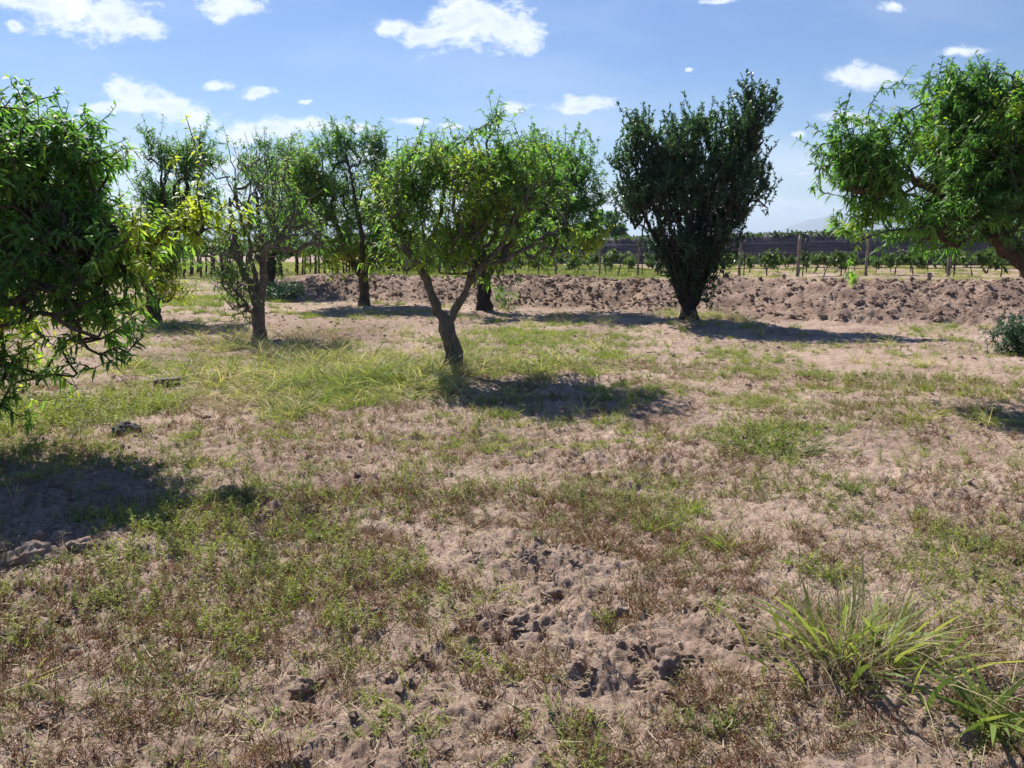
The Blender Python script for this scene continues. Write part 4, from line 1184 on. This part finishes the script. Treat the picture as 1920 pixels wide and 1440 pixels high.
_bk0 = ss(-.3, .5, bank_t(pts[:, 0], pts[:, 1])) * (1 - ss(4.2, 5.5, bank_t(pts[:, 0], pts[:, 1]))) * bank_amt(pts[:, 0])
m = g0.random(len(pts)) < np.clip(c, 0, 1) ** 1.7 * (.6 + .35 * _bk0); pc = pts[m]; rc = r[m]
tbk = bank_t(pc[:, 0], pc[:, 1]); isb = ss(-.3, .5, tbk) * (1 - ss(4.2, 5.5, tbk)) * bank_amt(pc[:, 0])
sz = (.004 + .026 * g0.random(len(pc)) ** 4.0) * (1 + 1.4 * isb * g0.random(len(pc)) ** 3) * (1 + .5 * ss(6, 12, rc))
scatter('soil_clods', [clod(i, 2, .6, .95) for i in range(12)], pc, sz, -.1 + .6 * isb + g0.normal(size=len(pc)) * .15, M_SOIL, 9, 'loose crumbs and clods of dry soil', tilt=0.0, sink=.003, cat='soil')

def rock(name, label, px, py, size, mat, seed, flat=.7, rot=0.3, cat='rock', rough=.5, group=None):
    q = G(px, py); V, F, T = clod(seed, 3, flat, rough)
    V = V * size
    z = tz(q[0], q[1])
    o = make_mesh(name, V, None, F, mat, None, True, T, None)
    o.location = (q[0], q[1], z + size * flat * .25); o.rotation_euler = (0, 0, rot)
    tag(o, label, cat, group)
rock('rock', 'dark grey rock in the shade edge of the near left tree', 238, 826, .11, M_DARKSTONE, 5, .75, .3)
rock('soil_clod', 'large crusted soil clod in the sun left of the straw tussock', 1250, 1270, .062, M_SOIL, 6, .8, .4, 'clod', group='large clods in the foreground')
rock('soil_clod', 'rounded soil clod in the cluster at the centre foreground', 975, 1185, .05, M_SOIL, 7, .7, 1.0, 'clod', group='large clods in the foreground')
rock('soil_clod', 'flat-topped soil clod, highest of the centre foreground cluster', 1030, 1120, .06, M_SOIL, 8, .55, 2.0, 'clod', group='large clods in the foreground')
rock('soil_clod', 'soil clod right of the centre cluster with a dark shaded side', 1158, 1158, .045, M_SOIL, 9, .9, .2, 'clod', group='large clods in the foreground')
rock('soil_clod', 'broken soil clod among rusty weeds at the lower left of centre', 565, 1300, .042, M_SOIL, 10, .7, .8, 'clod', group='large clods in the foreground')
rock('soil_clod', 'lumpy soil clod at the left edge below the tree shadow', 70, 1085, .10, M_SOIL, 12, .6, .5, 'clod', group='large clods in the foreground')
rock('soil_clod', 'lumpy soil clod beside dry twigs below the tree shadow', 150, 1060, .075, M_SOIL, 13, .6, 1.5, 'clod', group='large clods in the foreground')

# squared block of hardened earth
def block():
    q = G(315, 726)
    mb = MB(); v, f = IV3, IF3; V = np.array(v)
    V = np.sign(V) * np.abs(V) ** .35; V = V / np.abs(V).max(0)
    s = np.array([mnoise.noise(Vector(p_) * 1.7) for p_ in v])
    V = V * (1 + .12 * s)[:, None] * np.array([.15, .09, .055])
    o = make_mesh('stone_block', V, None, f, M_STONE)
    o.location = (q[0], q[1], tz(q[0], q[1]) + .045); o.rotation_euler = (.05, -.05, .25)
    tag(o, 'squarish brown stone block lying in the grass right of the near left tree', 'stone')
block()

# ------------------------------------------------------------------ individual tussocks and bushes
def tussock(px, py, label, blades, straw, seed, Lb=(.2, .42), Wb=(.008, .014), Ls=(.2, .5), base=.10, tint=.3, mat=None, name='grass_tussock', spread=.55):
    g = np.random.default_rng(seed); q = G(px, py); z = tz(q[0], q[1])
    e = empty(name, (q[0], q[1], z)); tag(e, label, 'grass tussock', None)
    def mk(n, Lr, Wr, sp, bendr, prof):
        p = np.stack([g.normal(size=n) * base, g.normal(size=n) * base * .7, np.zeros(n)], 1)
        p[:, 2] = terrain(p[:, 0] + q[0], p[:, 1] + q[1]) - z - .015
        d = unit(np.stack([g.normal(size=n) * sp + p[:, 0] * 1.8, g.normal(size=n) * sp + p[:, 1] * 1.8, np.ones(n)], 1))
        h = d.copy(); h[:, 2] = 0; h = unit(h)
        Lf = g.uniform(*Lr, n)
        bd = (h * .7 + np.array([0, 0, -.55])) * (Lf * g.uniform(*bendr, n))[:, None]
        return ribbons(p, d, unit(rand_perp(d, g)), Lf, g.uniform(*Wr, n), bd, prof, fold=.1)
    PB = [(0, .6), (.2, .95), (.45, 1), (.7, .75), (.88, .4), (1, .04)]
    V, F = mk(blades, Lb, Wb, spread, (.1, .9), PB)
    make_mesh('green_blades', V, F, None, mat or M_GRASS, e, True, np.repeat(tint + g.normal(size=blades) * .15, 12))
    if straw:
        V, F = mk(straw, Ls, (.002, .0035), spread * 1.1, (.0, 1.1), PB)
        make_mesh('dry_stems', V, F, None, M_STRAW, e, True, np.repeat(.55 + g.normal(size=straw) * .2, 12))
    return e, q, z
e, q, z = tussock(1600, 1265, 'large tussock of broad green blades and pale dry stems in the right foreground', 130, 480, 901, base=.14, Lb=(.12, .38), Wb=(.009, .021), Ls=(.05, .46), spread=.34, tint=.56)
# tall seed stalks of that tussock
mb = MB()
for (dx, dy, tx, ty, h) in [(.02, .05, .05, .35, .62), (.10, .0, .17, .12, .40), (.16, .02, .26, .10, .36), (-.05, .02, -.02, .1, .38)]:
    c_ = catmull([[dx, dy, 0], [dx + tx * .35, dy + ty * .35, h * .55], [dx + tx, dy + ty, h]], .04)
    V, F = tube(c_, np.linspace(.003, .0016, len(c_)), 4); mb.add(V, F, .6)
mb.build('seed_stalks', M_STRAW, e)
tussock(1850, 1385, 'tussock of wide green leaves at the bottom right corner', 42, 12, 902, Lb=(.15, .34), Wb=(.012, .02), base=.06, tint=.38, spread=.9)
tussock(1445, 850, 'dense green clump of tall weeds right of centre at mid distance', 220, 30, 903, Lb=(.12, .26), Wb=(.006, .010), base=.20, tint=.15)
tussock(965, 700, 'dark green grass clump right behind the forked trunk shadow', 110, 20, 904, Lb=(.15, .32), Wb=(.006, .010), base=.2, tint=.2)
tussock(735, 730, 'arching green grass clump left of the forked trunk', 220, 120, 905, Lb=(.2, .42), Wb=(.006, .010), Ls=(.2, .45), base=.24, tint=.35)
tussock(305, 620, 'grass clump at the foot of the thin-trunked left tree', 160, 60, 906, Lb=(.2, .35), Wb=(.01, .016), base=.35, tint=.3)
tussock(452, 640, 'upright straw clump left of the half-bare tree trunk', 40, 160, 907, Lb=(.2, .4), Ls=(.25, .55), base=.14, tint=.8)
tussock(1128, 612, 'pale upright grass sprig at the edge of the bank shadow', 26, 10, 908, Lb=(.2, .45), Wb=(.01, .016), base=.1, tint=.5)
tussock(1613, 540, 'pale yellow-green sprig on the bank top under the right tree', 40, 0, 909, Lb=(.2, .4), Wb=(.02, .03), base=.05, tint=.85, spread=.15)

def bush(name, px, py, label, rw, rh, seed, n=120, mat=None, tint=.2, z0=0, Lr=(.05, .08)):
    q = G(px, py, z0); z = tz(q[0], q[1])
    e = empty(name, (q[0], q[1], z)); tag(e, label, 'bush')
    lim = [(np.array([[0, 0, -.05], [0.02, 0, rh * .4], [0, 0.02, rh * .8]]), .02, .01)]
    sk = grow(lim, [(np.array([0, 0, rh]), np.array([rw, rw, rh]), 1, tint)], n, seed, step=.06, rtip=.002, sprout=(.06, .16), up=.5)
    sk['pos'][:, 2] = np.maximum(sk['pos'][:, 2], -.05)
    wood(sk, .1, seed).build('stems', M_BARKDARK, e, (0, 0, 0))
    V, F, T = foliage(sk, 4.5, Lr, (.018, .026), seed, prof=PROF_SHORT, droop=.3)
    make_mesh('leaves', V, F, None, mat or M_DARKLEAF, e, True, T, (0, 0, 0))
bush('bush', 1905, 668, 'low dark green bush at the right edge beyond the weeds', .38, .24, 951, 240)
bush('bush', 525, 566, 'dark leafy bush at the foot of the far dark tree', .75, .28, 952, 260, Lr=(.1, .16))
bush('sapling', 945, 580, 'thin leafy shoots sprouting right of the black trunk', .25, .3, 953, 30, M_PEACH, .4, Lr=(.07, .1))

# haze: one closed box of thin air over the whole place
def haze():
    m = bpy.data.materials.new('haze'); m.use_nodes = True; nt = m.node_tree
    for n in list(nt.nodes): nt.nodes.remove(n)
    o_ = nt.nodes.new('ShaderNodeOutputMaterial'); v = nt.nodes.new('ShaderNodeVolumePrincipled')
    v.inputs['Color'].default_value = (0.66, 0.82, 1.0, 1)
    v.inputs['Density'].default_value = HAZE
    v.inputs['Anisotropy'].default_value = 0.2
    nt.links.new(v.outputs[0], o_.inputs['Volume'])
    x, y0, y1, zb, zt = 26000, -26000, 26000, -40, 430
    V = [(-x, y0, zb), (x, y0, zb), (x, y1, zb), (-x, y1, zb), (-x, y0, zt), (x, y0, zt), (x, y1, zt), (-x, y1, zt)]
    F = [(0, 3, 2, 1), (4, 5, 6, 7), (0, 1, 5, 4), (1, 2, 6, 5), (2, 3, 7, 6), (3, 0, 4, 7)]
    o = make_mesh('haze', V, F, None, m, None, False); tag(o, kind='stuff')
    o['label'] = 'thin pale blue haze hanging over the plain'; o['category'] = 'haze'
HAZE = 0.00018
haze()
